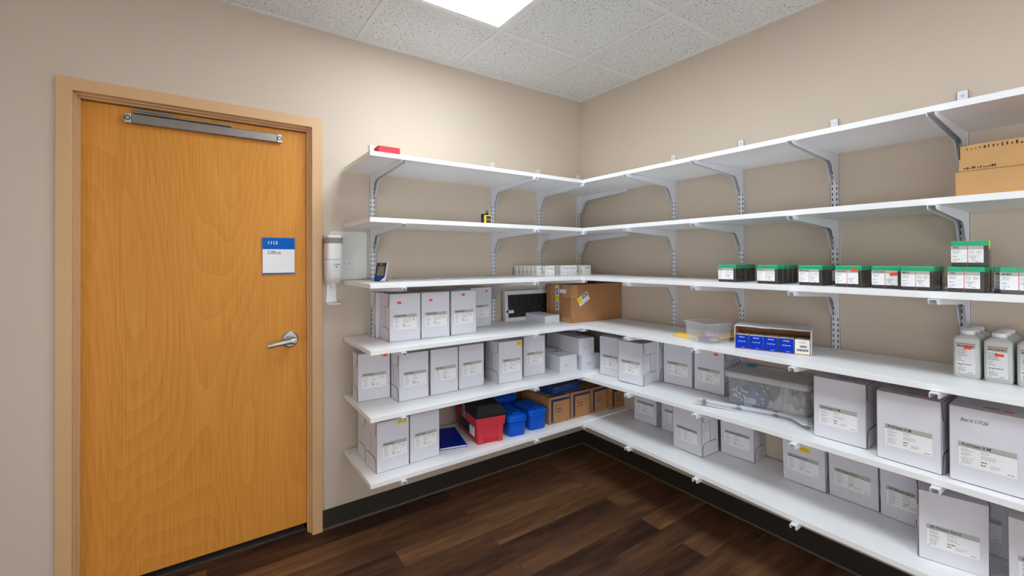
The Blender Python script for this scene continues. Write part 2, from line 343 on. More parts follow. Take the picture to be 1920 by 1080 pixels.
# ------------------------------------------------------------------ shelving
zL = [.4048, .7074, 1.0178, 1.3261, 1.6346, 1.9418]
TIER = ['bottom', 'second', 'third', 'fourth', 'fifth', 'top']
TH = .0222; DL = .460; DR = .449
def zr(i, x, y):           # the two lowest boards on the right sag a little towards their front
    if i == 0: fr = [(.46,.397),(1.2,.3872),(1.67,.377),(2.6,.3745)]; zb = .400
    elif i == 1: fr = [(.46,.687),(1.0,.697),(1.5,.705),(2.6,.704)]; zb = .709
    else: return [0,0,1.0156,1.3236,1.6348,1.9421][i]
    Y = min(max(-y, .46), 2.6)
    for (a, za), (c, zc) in zip(fr[:-1], fr[1:]):
        if a <= Y <= c: zf = za+(zc-za)*(Y-a)/(c-a); break
    return zb+(x/-DR)*(zf-zb)
for i in range(6):
    b = MB(); b.box(-1.8175, -.004, -DL, -.016, zL[i]-TH, zL[i], M['board'])
    tag(b.build('shelf_board', bevel=.0012), 'white %s shelf board of the run beside the door, counted from the floor' % TIER[i] if i else 'white lowest shelf board of the run beside the door, nearest the floor', 'shelf', 'white shelf boards')
    b = MB(); ys = [-.4615, -.7, -1.0, -1.2, -1.5, -1.67, -2.0, -2.62]; xs = [-.016, -DR]
    top = [[(x, y, zr(i, x, y)) for x in xs] for y in ys]
    v = [p for r in top for p in r]+[(x, y, z-TH) for r in top for x, y, z in r]; n = len(ys)*2
    f = []
    for k in range(len(ys)-1):
        a = 2*k; f += [(a, a+1, a+3, a+2), (n+a+2, n+a+3, n+a+1, n+a), (a+1, n+a+1, n+a+3, a+3), (n+a, a, a+2, n+a+2)]
    f += [(0, n, n+1, 1), (n-1, 2*n-1, 2*n-2, n-2)]
    b.add(v, f, M['board'])
    tag(b.build('shelf_board', bevel=.0012), 'white %s shelf board along the wall without the door, counted from the floor' % TIER[i] if i else 'white lowest shelf board along the wall without the door, nearest the floor', 'shelf', 'white shelf boards')
def upright_mesh():
    b = MB(); z0, z1 = .25, 2.085
    b.box(-.0165, .0165, -.014, -.0125, z0, z1, M['steel'])
    for s in (-1, 1): b.box(min(s*.0165, s*.015), max(s*.0165, s*.015), -.014, 0, z0, z1, M['steel'])
    z = z1-.038
    while z > z0+.02:
        for s in (-1, 1): b.rect(s*.0085-.0021, s*.0085+.0021, z-.0140, z, -.0143, M['dark'])
        z -= .0254
    return b.mesh('shelf_upright')
um = upright_mesh()
b = MB(); b.T = Matrix.Rotation(R(90), 4, 'X'); b.cyl(.0048, .004, 0, .002, M['chrome'], 16); scm = b.mesh('screw')
BP = [(0,0),(.462,0),(.466,-.004),(.464,-.014),(.458,-.018),(.085,-.040),(.062,-.056),(.020,-.132),(.004,-.132),(0,-.126)]
def bracket_mesh():
    b = MB(); poly = [(x, z) for x, z in BP]
    rot = Matrix(((0,1,0,0),(-1,0,0,0),(0,0,1,0),(0,0,0,1)))     # profile x -> away from the wall (-y)
    b.T = rot
    b.prism(poly, -.0115, -.0095, M['steel']); b.prism(poly, .0095, .0115, M['steel'])
    b.box(.001, .46, -.0095, .0095, -.003, -.001, M['steel'])
    for z in (-.03, -.105): b.prism([(.0,z),(-.008,z),(-.011,z-.014),(-.007,z-.014),(-.006,z-.006),(0,z-.006)], -.0085, -.0065, M['steel']); b.prism([(.0,z),(-.008,z),(-.011,z-.014),(-.007,z-.014),(-.006,z-.006),(0,z-.006)], .0065, .0085, M['steel'])
    return b.mesh('shelf_bracket')
bm_ = bracket_mesh()
LX = [-1.659, -.841, -.4442, -.0403]; RY = [-.8129, -1.2257, -1.6522, -2.0683]
LN = ['nearest the door', 'second from the door', 'third from the door', 'in the room corner']
RN = ['nearest the room corner', 'second from the room corner', 'third from the room corner', 'fourth from the room corner']
for k in range(4):
    o = put('shelf_upright', um); o.location = (LX[k], 0, 0)
    tag(o, 'white slotted wall upright on the door wall, %s' % LN[k], 'shelf upright', 'slotted shelf uprights')
    s = put('screw', scm, o); s.location = (0, -.0142, 2.066)
    for i in range(6):
        o = put('shelf_bracket', bm_); o.location = (LX[k], -.0145, zL[i]-TH-.0005)
        tag(o, 'white bracket under the %s door-wall shelf, upright %s' % (TIER[i], LN[k]), 'shelf bracket', 'shelf brackets')
for k in range(4):
    o = put('shelf_upright', um); o.location = (0, RY[k], 0); o.rotation_euler.z = R(-90)
    tag(o, 'white slotted wall upright on the long doorless wall, %s' % RN[k], 'shelf upright', 'slotted shelf uprights')
    s = put('screw', scm, o); s.location = (0, -.0142, 2.066)
    for i in range(6):
        zb = zr(i, -.016, RY[k]); zf = zr(i, -DR, RY[k])
        o = put('shelf_bracket', bm_); o.location = (-.0145, RY[k], zb-TH-.0005); o.rotation_euler = (math.atan2(zb-zf, DR-.016), 0, R(-90))
        tag(o, 'bracket under the %s doorless-wall shelf, upright %s' % (TIER[i], RN[k]), 'shelf bracket', 'shelf brackets')

# ------------------------------------------------------------------ labels and cartons
def fine(b, x0, x1, z0, z1, y, rows, seed, m=None, th=.0011):
    r = random.Random(seed); step = (z1-z0)/rows
    for i in range(rows):
        x = x0
        zz = z1-(i+.5)*step
        end = x0+(x1-x0)*r.uniform(.55, 1)
        while x < end-.002:
            w = min(r.uniform(.003, .009), end-x); b.rect(x, x+w, zz-th/2, zz+th/2, y, m or M['grey']); x += w+.0012
def diamond(b, x, z, s, y, m):
    for i in range(4):
        a0, a1 = R(90*i), R(90*i+90)
        p = [(x+s*math.cos(a0), z+s*math.sin(a0)), (x+s*math.cos(a1), z+s*math.sin(a1))]
        q = [(x+(s-.0016)*math.cos(a1), z+(s-.0016)*math.sin(a1)), (x+(s-.0016)*math.cos(a0), z+(s-.0016)*math.sin(a0))]
        b.add([(u, y, v) for u, v in p+q], [(3,2,1,0)], m)
_lab = {}
LW, LH = .125, .078
def label_meshes(title, hazard):
    k = (title, hazard)
    if k in _lab: return _lab[k]
    b = MB(); b.rect(0, LW, 0, LH, -.0003, M['paper']); b.rect(0, LW, LH-.015, LH, -.0005, M['band']); b.rect(0, LW, LH-.0162, LH-.015, -.0005, M['green'])
    lm = b.mesh('label')
    b = MB(); y = -.0008
    n = len(title); sx = 1 if n < 14 else .9
    b.text(title, .0115, .008, LH-.0112, y, M['ink'], bold=.02, sx=sx)
    fine(b, .007, .036, .046, .058, y, 3, n+1); fine(b, .007, .034, .034, .043, y, 2, n+9, M['ink']); fine(b, .007, .034, .008, .03, y, 6, n+2, th=.0009)
    fine(b, .05, .076, .05, .059, y, 2, n+3); fine(b, .05, .09, .034, .046, y, 3, n+4, th=.0009); fine(b, .05, .07, .022, .028, y, 1, n+5, M['ink'], .0028)
    fine(b, .05, .066, .013, .018, y, 1, n+15, M['ink'], .003); fine(b, .07, .099, .01, .021, y, 3, n+6, th=.0009)
    fine(b, .105, .12, .005, .009, y, 1, n+7, M['ink'], .0016); fine(b, .004, .012, .002, .006, y, 1, n+8, M['blueink'])
    if hazard:
        diamond(b, .108, .05, .0085, y, M['redink'])
        b.rect(.1072, .1088, .048, .054, y, M['ink']) if hazard == '!' else b.rect(.1045, .111, .0485, .05, y, M['redink'])
        if hazard == '!': b.rect(.1072, .1088, .0455, .047, y, M['ink'])
        fine(b, .083, .096, .05, .058, y, 3, 4)
    pm = b.mesh('print')
    _lab[k] = (lm, pm); return lm, pm
_flap = {}
def flap_meshes(d, h):
    k = (round(d, 3), round(h, 3))
    if k not in _flap:
        lo = [(.003,.001),(.012,.058),(.026,.068),(d-.026,.068),(d-.012,.058),(d-.003,.001)]
        up = [(x, h-z) for x, z in lo][::-1]
        g = .0017; lo2 = [(.003-g,.001),(.012-g,.058+g*.4),(.026-g*.4,.068+g),(d-.026+g*.4,.068+g),(d-.012+g,.058+g*.4),(d-.003+g,.001)]; up2 = [(x, h-z) for x, z in lo2][::-1]
        b = MB(); b.prism(lo2, -.0006, 0, M['seam']); b.prism(lo, -.0018, -.0004, M['carton'], M['seam']); m0 = b.mesh('side_flap')
        b = MB(); b.prism(up2, -.0006, 0, M['seam']); b.prism(up, -.0018, -.0004, M['carton'], M['seam']); m1 = b.mesh('side_flap')
        b = MB(); b.rect(d/2-.0014, d/2+.0010, .068, h-.066, -.0004, M['seam']); m2 = b.mesh('seam')
        _flap[k] = (m0, m1, m2)
    return _flap[k]
def edge_line(b, w, d, h):   # raw brown board showing along the folded edges
    e = .0012; o = [(.0004, .0004), (w-.0004, .0004), (w-.0004, h-.0004), (.0004, h-.0004)]; i = [(.0004+e, .0004+e), (w-.0004-e, .0004+e), (w-.0004-e, h-.0004-e), (.0004+e, h-.0004-e)]
    v = [(x, -.0003, z) for x, z in o+i]+[(x, .0015, z) for x, z in o+i]
    b.add(v, [(k, (k+1) % 4, 4+(k+1) % 4, 4+k) for k in range(4)]+[((k+1) % 4, k, 8+k, 8+(k+1) % 4) for k in range(4)]+[(4+k, 4+(k+1) % 4, 12+(k+1) % 4, 12+k) for k in range(4)], M['brown'])
def carton(loc, yaw, label, group, title, hazard=None, w=.168, d=.155, h=.245, flaps='lr', stick=(), lz=.054, tilt=0, print_front=True, sidelabel=False, topmark=False, lift=0, lx=.021):
    t = thing('white_carton', loc, yaw, label, 'carton', group, tilt)
    b = MB(); b.box(0, w, 0, d, 0, h, M['carton']); bd = b.build('carton_body', t, bevel=.0018)
    b = MB(); edge_line(b, w, d, h); b.build('board_edge', bd)
    m0, m1, m2 = flap_meshes(d, h)
    for s in flaps:
        for me in (m0, m1, m2):
            o = put(me.name.split('.')[0], me, t)
            if s == 'r': o.location = (w, 0, 0); o.rotation_euler.z = R(90)
            else: o.location = (0, d, 0); o.rotation_euler.z = R(-90)
    if print_front:
        lm, pm = label_meshes(title, hazard)
        o = put('label', lm, t); o.location = (lx, -.0003, lz); put('print', pm, o)
    for (x, z, sw, sh, c, r) in stick:
        b = MB(); b.T = Matrix.Rotation(R(r), 4, 'Y'); b.rect(-sw/2, sw/2, -sh/2, sh/2, 0, M[c])
        if c == 'yellow': fine(b, -sw*.42, sw*.4, -sh*.35, sh*.35, -.0003, 3, 5, M['ink'], .001)
        o = b.build('sticker', t); o.location = (x, -.0008, z); tag(o, {'orange': 'small fluorescent orange sticker', 'yellow': 'yellow sticker'}[c])
    if sidelabel:
        b = MB(); b.rect(.012, d*.44, .06, .125, -.0006, M['paper']); fine(b, .016, d*.42, .066, .12, -.0009, 8, 3, th=.0011)
        o = b.build('side_label', t); o.location = (w, 0, 0); o.rotation_euler.z = R(90)
    if topmark:
        b = MB(); b.box(w*.42, w*.62, .045, .052, h-.0003, h+.0004, M['black']); b.build('hand_slot', t)
        b = MB(); b.box(w*.68, w*.80, .03, .042, h-.0003, h+.0005, M['orange']); tag(b.build('sticker', t), 'orange sticker on top')
    return t
z2, z1_, z0_ = zL[2], zL[1], zL[0]
G = 'white cartons on the third shelf by the door'
carton((-1.672,-.310,z2), -3, 'white carton with an orange sticker, leftmost of the third shelf beside the door', G, 'CleanCell M', '~', flaps='l', stick=[(.052,.198,.021,.0125,'orange',0)], lz=.06)
carton((-1.690,-.150,z2), -2, 'white carton mostly hidden behind the leftmost carton of the third door-wall shelf', G, 'CleanCell M', '~', d=.068, flaps='l', print_front=False)
carton((-1.499,-.314,z2), -3, 'white carton with a tilted orange sticker, second from left on the third door-wall shelf', G, 'CleanCell M', '~', w=.165, flaps='l', stick=[(.054,.203,.020,.012,'orange',-12)], lz=.06)
carton((-1.325,-.320,z2), 2, 'white carton with its orange sticker near the top edge, third of the front row', G, 'CleanCell M', '~', w=.167, flaps='l', stick=[(.08,.222,.019,.0125,'orange',-6)], lz=.06)
carton((-1.110,-.165,z2), 7, 'white carton set back against the wall beside the boxed keyboard', G, 'CleanCell M', '~', flaps='l', stick=[(.128,.222,.018,.011,'orange',-4)], lz=.06)
G = 'white cartons on the second shelf by the door'
carton((-1.797,-.193,z1_), -4.4, 'white carton with orange over yellow sticker, at the outer end of the second shelf', G, 'Acid Wash', '~', d=.115, flaps='l', stick=[(.135,.232,.042,.02,'yellow',3),(.142,.226,.021,.012,'orange',-8)], lz=.064)
carton((-1.624,-.313,z1_), -1, 'white carton in front of the upright nearest the door, no sticker, second shelf', G, 'Sys Wash', None, w=.166, flaps='l', lz=.07, lx=.027)
carton((-1.445,-.311,z1_), -1, 'white stickerless carton in the middle of three abreast on the second shelf', G, 'Sys Wash', None, w=.167, flaps='l', lz=.07, lx=.027)
carton((-1.271,-.309,z1_), 1.3, 'white stickerless carton beside the gap before the yellow-stickered one, second shelf', G, 'Sys Wash', None, w=.169, flaps='l', lz=.07, lx=.027)
carton((-1.025,-.343,z1_), -3, 'white carton with a yellow sticker at its upper right corner, second shelf', G, 'NaOH-D', '~', flaps='l', stick=[(.147,.225,.038,.022,'yellow',0)], lz=.062, lx=.027)
carton((-.808,-.300,z1_), -4, 'white carton between the yellow-stickered carton and the flat white boxes', G, 'NaOH-D', '~', w=.165, flaps='l', lz=.068, lx=.023)
G = 'white cartons on the lowest shelf by the door'
carton((-1.762,-.378,z0_), 1, 'white carton with a yellow sticker at the outer end of the lowest shelf', G, 'Acid Wash', '~', d=.158, flaps='l', stick=[(.13,.232,.045,.028,'yellow',2)], lz=.062, lx=.03)
carton((-1.762,-.214,z0_), 1, 'white carton behind the yellow-stickered one at the outer end of the lowest shelf', G, 'Acid Wash', '~', d=.128, flaps='l', print_front=False)
carton((-1.588,-.369,z0_), 1.3, 'white stickerless carton beside the blue folder on the lowest shelf', G, 'Acid Wash', '~', flaps='l', lz=.066, lx=.026)

def flat_box(loc, yaw, w, d, h, label, dot=False):
    t = thing('flat_white_box', loc, yaw, label, 'box', 'flat white boxes in the shelf corner')
    b = MB(); b.box(0, w, 0, d, 0, h, M['carton']); b.build('box_body', t, bevel=.0018)
    b = MB(); y = -.0005; fine(b, w*.25, w*.62, h*.34, h*.46, y, 2, 3, M['ink'], .0016); fine(b, w*.25, w*.56, h*.22, h*.32, y, 1, 4, th=.001)
    b.build('print', t)
    b = MB(); b.box(0.001, w-.001, d*.485, d*.5, h-.0002, h+.0005, M['seam']); b.build('lid_seam', t)
    if dot:
        b = MB(); b.box(w*.45, w*.6, d*.42, d*.5, h-.0002, h+.0007, M['orange']); tag(b.build('sticker', t), 'orange sticker on top')
        b = MB(); b.box(w*.25, w*.8, d*.12, d*.34, h-.0002, h+.0004, M['paper']); b.build('top_label', t)
    return t
flat_box((-.556,-.356,z1_), -3, .143, .30, .104, 'single flat white box with an orange sticker on top, beside the stacked pair', True)
flat_box((-.398,-.394,z1_), -6, .150, .21, .101, 'lower front flat white box, carrying the box with the sticker in the corner')
flat_box((-.424,-.434+.04,z1_+.1015), -5, .128, .205, .108, 'upper front flat white box with an orange sticker, resting on another box', True)
flat_box((-.385,-.172,z1_), -3, .145, .155, .101, 'lower flat white box at the wall, behind the stacked pair')
flat_box((-.392,-.180,z1_+.1015), -3, .145, .16, .108, 'upper flat white box at the wall, behind the stacked pair')

# keyboard box, flat box and the big cardboard box on the third shelf
t = thing('keyboard_box', (-.772,-.058,z2), -3, 'white retail box picturing a black keyboard, leaning on the wall', 'box', tilt=R(-4))
b = MB(); b.box(0, .40, 0, .034, 0, .205, M['carton']); b.build('box_body', t, bevel=.0015)
b = MB(); y = -.0006
b.rect(.024, .376, .024, .178, y, M['keyblack'])
ky = .03
for row in range(6):
    x = .03+[0,.004,.008,.011,.002,0][row]
    while x < .366:
        b.rect(x, x+.0165, .034+row*.0225, .034+row*.0225+.018, y-.0003, M['black']); b.rect(x+.006, x+.0095, .041+row*.0225, .0445+row*.0225, y-.0006, M['grey']) if (row*7+int(x*100)) % 3 else None; x += .0195
b.build('keyboard_picture', t)
b = MB(); b.rect(.024, .068, .054, .074, y-.0009, M['paper']); fine(b, .034, .064, .058, .07, y-.0012, 3, 2); b.build('price_label', t)
b = MB(); b.T = Matrix.Translation((.018, y-.0011, .066)) @ Matrix.Rotation(R(90), 4, 'X'); b.cyl(.009, .009, 0, .0004, M['folder'], 24); tag(b.build('sticker', t), 'round blue sticker')
t = thing('flat_white_carton', (-.615,-.281,z2), -2, 'small shallow white box lying in front of the boxed keyboard', 'box')
b = MB(); b.box(0, .119, 0, .215, 0, .051, M['carton']); b.build('box_body', t, bevel=.0012)
b = MB(); b.box(-.0004, .1194, -.0004, .2, .047, .0476, M['brown']); b.rect(.06, .078, .004, .006, -.0006, M['ink']); b.build('lid_edge', t)
b = MB(); fine(b, 0, .02, .036, .042, 0, 1, 3, M['ink'], .003); o = b.build('print', t); o.location = (-.0006, .04, 0); o.rotation_euler.z = R(-90)

t = thing('cardboard_shipping_box', (-.469,-.369,z2), -3, 'large brown cardboard shipping box filling the corner of the third shelf', 'box')
w, d, h = .455, .265, .252
b = MB(); b.box(0, w, 0, d, 0, h, M['kraft']); b.build('box_body', t, bevel=.004)
b = MB(); b.box(-.0012, .055, -.0012, .085, .165, h-.005, M['tape']); b.build('corner_tape', t)
b = MB(); b.box(-.0012, 0, .012, .10, 0.001, .03, M['kraft2']); b.build('bottom_tape', t)
b = MB(); b.box(-.001, 0, .115, .21, .0, h-.004, M['tape']); tag(b.build('packing_tape', t), 'pale packing tape down the left face')
b = MB(); b.rect(-.05, .05, -.03, .03, 0, M['paper']); b.rect(-.05, -.016, -.014, .03, -.0003, M['yellow']); b.text('SDR', .036, -.010, .0015, -.0006, M['navy'], shear=.2, bold=.03, sx=.84)
fine(b, -.03, .045, -.024, -.018, -.0005, 1, 5, M['grey'], .0016)
o = b.build('sticker', t); o.location = (.105, -.0012, .155); o.rotation_euler = (0, R(-28), 0); tag(o, 'white and yellow sticker slanting on the front face')
b = MB(); b.rect(-.085, .085, -.019, .019, 0, M['paper']); b.rect(-.085, -.074, -.019, .019, -.0003, M['yellow']); b.rect(-.010, .022, -.019, .019, -.0003, M['yellow'])
b.text('SDR', .034, -.068, -.0125, -.0006, M['navy'], shear=.2, bold=.03, sx=.82); b.text('SDR', .034, .027, -.0125, -.0006, M['navy'], shear=.2, bold=.03, sx=.82)
o = b.build('sticker', t); o.matrix_local = Matrix.Translation((-.0016, .142, h-.092)) @ Matrix.Rotation(R(-90), 4, 'Z') @ Matrix.Rotation(R(90), 4, 'Y'); tag(o, 'white and yellow sticker running down the left face')
b = MB(); b.box(-.0018, 0, .05, .115, h-.06, h-.035, M['paper']); b.build('torn_label', t)

# small cartons on the fourth shelf
z3 = zL[3]
def small_carton(): 
    t = thing('small_white_carton', (0,0,0), 0, None, 'carton', 'small white cartons on the fourth shelf')
    b = MB(); b.box(0, .074, 0, .037, 0, .068, M['pale']); b.build('carton_body', t, bevel=.0008)
    b = MB(); b.rect(.008, .072, .006, .056, -.0004, M['paper']); b.text('PC Control Cup', .0088, .011, .047, -.0007, M['navy'], bold=.02, sx=.9); fine(b, .012, .03, .02, .026, -.0007, 2, 3); fine(b, .04, .06, .018, .022, -.0007, 1, 6); b.rect(.055, .068, .01, .013, -.0007, M['teal']); b.build('label', t)
    b = MB(); fine(b, .008, .028, .016, .034, 0, 5, 8, M['grey'], .0018); o = b.build('side_print', t); o.location = (-.0005, .037, 0); o.rotation_euler.z = R(-90)
    return t
sc0 = small_carton(); first = True
def place_small(x, y, yaw, label):
    global first
    o = sc0 if first else copy_tree(sc0); first = False
    o.location = (x, y, z3); o.rotation_euler.z = R(yaw); o['label'] = label
place_small(-.617,-.289, -5, 'white carton with navy heading, frontmost of the long file at the left of its row')
for k, nm in enumerate(['second', 'third', 'fourth', 'fifth', 'sixth', 'seventh']):
    place_small(-.652-.004*k, -.243-(-.038)*k, -1.5, 'small white carton, %s from the front in the long file on the fourth shelf' % nm)
for k, nm in enumerate(['frontmost', 'middle', 'rearmost']): place_small(-.482-.002*k, -.283+.039*k, -6, 'small white carton, %s of the short file beside the long one' % nm)
for k, nm in enumerate(['frontmost', 'middle', 'rearmost']): place_small(-.400+.002*k, -.272+.039*k, -3, 'small white carton, %s of the third file from the left, partly overlapped' % nm)
for k, nm in enumerate(['frontmost', 'middle', 'rearmost']): place_small(-.286+.002*k, -.305+.039*k, 5, 'small white carton, %s of the file nearest the room corner' % nm)

# timer, gas detector and red box
t = thing('desk_thermometer', (-1.728,-.238,z3), -38, 'blue and silver digital thermometer propped on the fourth shelf', 'thermometer')
tt = Matrix.Rotation(R(-27), 4, 'X')
b = MB(); b.T = tt; b.box(0, .056, 0, .012, .002, .108, M['navy']); b.build('case', t, bevel=.003)
b = MB(); b.T = tt; b.rect(.010, .047, .032, .088, -.0008, M['lcd']); b.build('screen', t)
b = MB(); b.T = tt
for x, z in ((.014,.02),(.030,.026),(.024,.012)): b.box(x-.007, x+.007, -.003, 0, z-.004, z+.004, M['blue'])
b.build('buttons', t, bevel=.0015)
b = MB(); b.T = tt; b.box(.0545, .0585, -.002, .010, .002, .108, M['white']); b.prism([(.034,.002),(.057,.002),(.057,.026)], -.0025, 0, M['white']); tag(b.build('side_trim', t, bevel=.001), 'silver white trim down one side')
b = MB(); b.box(.002, .058, .0, .052, 0, .003, M['navy']); b.build('foot', t, bevel=.001)
b = MB(); b.T = tt; fine(b, .02, .038, .096, .101, -.0006, 1, 3, M['signwhite'], .003); b.build('print', t)
t = thing('gas_detector', (-1.186,-.43,zL[4]), -8, 'small yellow and black gas detector standing on the fifth shelf', 'detector')
b = MB(); b.box(.010, .056, 0, .024, 0, .046, M['yel']); b.build('case', t, bevel=.003)
b = MB(); b.box(.022, .050, -.0012, 0, .004, .041, M['keyblack']); b.rect(.026, .034, .016, .028, -.0016, M['grey']); b.rect(.038, .046, .016, .028, -.0016, M['grey']); b.build('face_plate', t)
b = MB(); b.box(0, .010, .002, .022, 0, .052, M['black']); b.box(0, .038, .004, .02, .046, .053, M['black']); b.build('guard', t, bevel=.002)
b = MB(); b.T = Matrix.Translation((.032, .012, .053)); b.cyl(.006, .0055, 0, .009, M['black'], 14); b.cyl(.0035, .0035, .009, .014, M['chrome'], 12); b.cyl(.0055, .005, .014, .019, M['black'], 14); b.build('sensor_knob', t)
t = thing('red_box', (-1.764,-.425,zL[5]), 0, 'flat red box lying at the door end of the top shelf', 'box')
b = MB(); b.box(0, .106, 0, .07, 0, .039, M['red']); b.build('box_body', t, bevel=.001)
b = MB(); b.box(-.0004, .1064, -.0004, .02, .033, .0337, M['redink']); b.build('lid_edge', t)

# dispenser and its backing plate
b = MB(); pts = [(x, y, z) for x, y, z in rrect(.197, .262, .014, 0)]
b.T = Matrix.Translation((-1.7885, 0, 1.4615)) @ Matrix.Rotation(R(90), 4, 'X')
b.loft([pts, [(x, y, .004) for x, y, z in pts]], M['panel'], smooth=False)
for x, y in ((-.022,-.045),(.0,-.045),(-.012,-.075)):
    b.T = Matrix.Translation((-1.7885+x, -.0042, 1.4615+y)) @ Matrix.Rotation(R(90), 4, 'X'); b.cyl(.003, .003, 0, .0006, M['grey'], 10)
tag(b.build('backing_plate'), 'thin white rounded plate on the wall behind the soap dispenser', 'plate')
t = thing('soap_dispenser', (-1.882, 0, 1.202), 0, 'white wall-mounted hand sanitizer dispenser with drip tray beside the door frame', 'dispenser')
def vring(w, d, r, z, y0=0):   # section of a dispenser body, flat at the wall
    return [(x, y-d/2-y0, z) for x, y, _ in rrect(w, d, r, 0)]
b = MB(); b.loft([vring(.05,.05,.012,.108), vring(.064,.07,.02,.118), vring(.074,.088,.026,.145), vring(.080,.096,.026,.175), vring(.081,.098,.024,.236)], M['white']); b.build('lower_body', t)
b = MB(); b.loft([vring(.081,.099,.024,.238), vring(.080,.098,.020,.30), vring(.079,.096,.016,.345), vring(.077,.094,.014,.364), vring(.070,.086,.012,.368)], M['white']); b.build('upper_cover', t)
b = MB(); b.loft([vring(.0815,.0985,.018,.322), vring(.080,.0972,.0165,.352)], M['smoke'], cap0=False, cap1=False); tag(b.build('level_window', t), 'smoked grey window at the top')
b = MB(); b.T = Matrix.Translation((0, -.045, .09)); b.cyl(.010, .014, 0, .02, M['white'], 18); b.build('nozzle', t)
b = MB(); b.loft([vring(.060,.012,.004,.008), vring(.050,.010,.003,.05), vring(.048,.012,.003,.118)], M['white']); b.loft([vring(.062,.085,.016,0), vring(.066,.092,.016,.004), vring(.066,.092,.016,.009)], M['white']); b.build('drip_tray', t)
b = MB(); b.text('STERIS', .0105, .006, .208, -.0995, M['grey'], bold=.02, align='c'); b.rect(.001, .008, .196, .202, -.0995, M['blueink']); b.build('logo', t)

# ------------------------------------------------------------------ lowest shelf: folder, toolbox, blue boxes, brown boxes, basket
t = thing('blue_folder', (-1.394,-.322,z0_), -14, 'royal blue folder lying flat between the cartons and the red toolbox', 'folder')
b = MB(); b.box(0, .15, 0, .27, 0, .0018, M['folder']); b.box(0, .15, 0, .27, .011, .0128, M['folder']); b.box(-.001, .0, 0, .27, 0, .0128, M['folder']); b.build('cover', t, bevel=.0006)
b = MB(); b.box(.001, .146, .004, .276, .002, .0108, M['paper']); b.build('pages', t)
t = thing('toolbox', (-1.190,-.372,z0_), -9, 'red toolbox with a black lid on the lowest shelf', 'toolbox')
w, d = .158, .322
def tr(x0, x1, y0, y1, z): return [(x0,y0,z),(x1,y0,z),(x1,y1,z),(x0,y1,z)]
b = MB(); b.loft([tr(.004,w-.004,.002,d-.004,0), tr(-.004,w+.004,-.004,d,.098)], M['red'], smooth=False); b.loft([tr(-.009,w+.009,-.009,d+.004,.096), tr(-.013,w+.013,-.012,d+.008,.146)], M['red'], smooth=False)
b.box(.004, .034, -.007, .01, .001, .1, M['red']); b.box(w-.034, w-.004, -.007, .01, .001, .1, M['red'])
for k in range(6): b.box(.040+k*.0145, .047+k*.0145, -.008, .01, .004, .026, M['red'])
b.build('toolbox_body', t, bevel=.003)
b = MB(); b.loft([tr(-.014,w+.014,-.013,d+.009,.146), tr(-.014,w+.014,-.013,d+.009,.160), tr(.010,w-.010,.018,d-.02,.206), tr(.014,w-.014,.022,d-.024,.208)], M['black'], smooth=False); tag(b.build('lid', t, bevel=.003), 'black bevelled lid')
b = MB(); b.box(-.0075, -.003, .035, .10, .035, .085, M['paper']); b.build('side_label', t)
b = MB(); b.box(-.0072, -.003, .10, .27, .03, .085, M['blackm']); b.build('side_picture', t)
b = MB(); b.box(-.018, -.010, .16, .20, .10, .175, M['grey']); b.build('latch', t, bevel=.002)
def blue_box(loc, yaw, label, w=.118, d=.2, h=.09, group='blue lidded boxes', arch=False):
    t = thing('blue_lidded_box', loc, yaw, label, 'box', group)
    cx, cy = w/2, d/2
    b = MB(); b.loft([rrect(w-.016,d-.016,.02,0,cx,cy), rrect(w-.008,d-.008,.022,.004,cx,cy), rrect(w,d,.024,h,cx,cy)], M['blue']); b.build('box_body', t)
    b = MB(); b.loft([rrect(w+.010,d+.010,.028,h-.004,cx,cy), rrect(w+.013,d+.013,.029,h+.004,cx,cy), rrect(w+.008,d+.008,.028,h+.006,cx,cy), rrect(w+.014,d+.014,.03,h+.012,cx,cy), rrect(w+.010,d+.010,.03,h+.022,cx,cy), rrect(w-.006,d-.006,.026,h+.031,cx,cy), rrect(w-.03,d-.03,.02,h+.035,cx,cy)], M['blue'])
    b.box(cx-.03, cx+.03, .03, .05, h+.034, h+.04, M['blue']); b.build('lid', t)
    if arch:
        b = MB()
        for k in range(11):
            a0, a1 = R(180*k/12), R(180*(k+1)/12)
            b.T = Matrix(); p = [(cx+.05*math.cos(a), cy, h+.03+.05*math.sin(a)) for a in (a0, a1)]
            b.add([(p[0][0],cy-.012,p[0][2]),(p[0][0],cy+.012,p[0][2]),(p[1][0],cy+.012,p[1][2]),(p[1][0],cy-.012,p[1][2])]+[(cx+.043*math.cos(a), cy+s, h+.03+.043*math.sin(a)) for a in (a0,a1) for s in ((-.012,.012) if a==a0 else (.012,-.012))], [(0,1,2,3),(7,6,5,4),(0,3,7,4),(1,5,6,2)], M['dblue'])
        b.build('carry_handle', t)
    return t
blue_box((-.990,-.397,z0_), -8, 'blue lidded plastic box standing right beside the red toolbox')
blue_box((-.833,-.391,z0_), -5, 'blue lidded plastic box standing beside the brown cartons', w=.126)
blue_box((-.932,-.150,z0_), -5, 'dark blue lidded box with a carry handle behind the two front blue boxes', w=.17, d=.13, h=.125, arch=True)
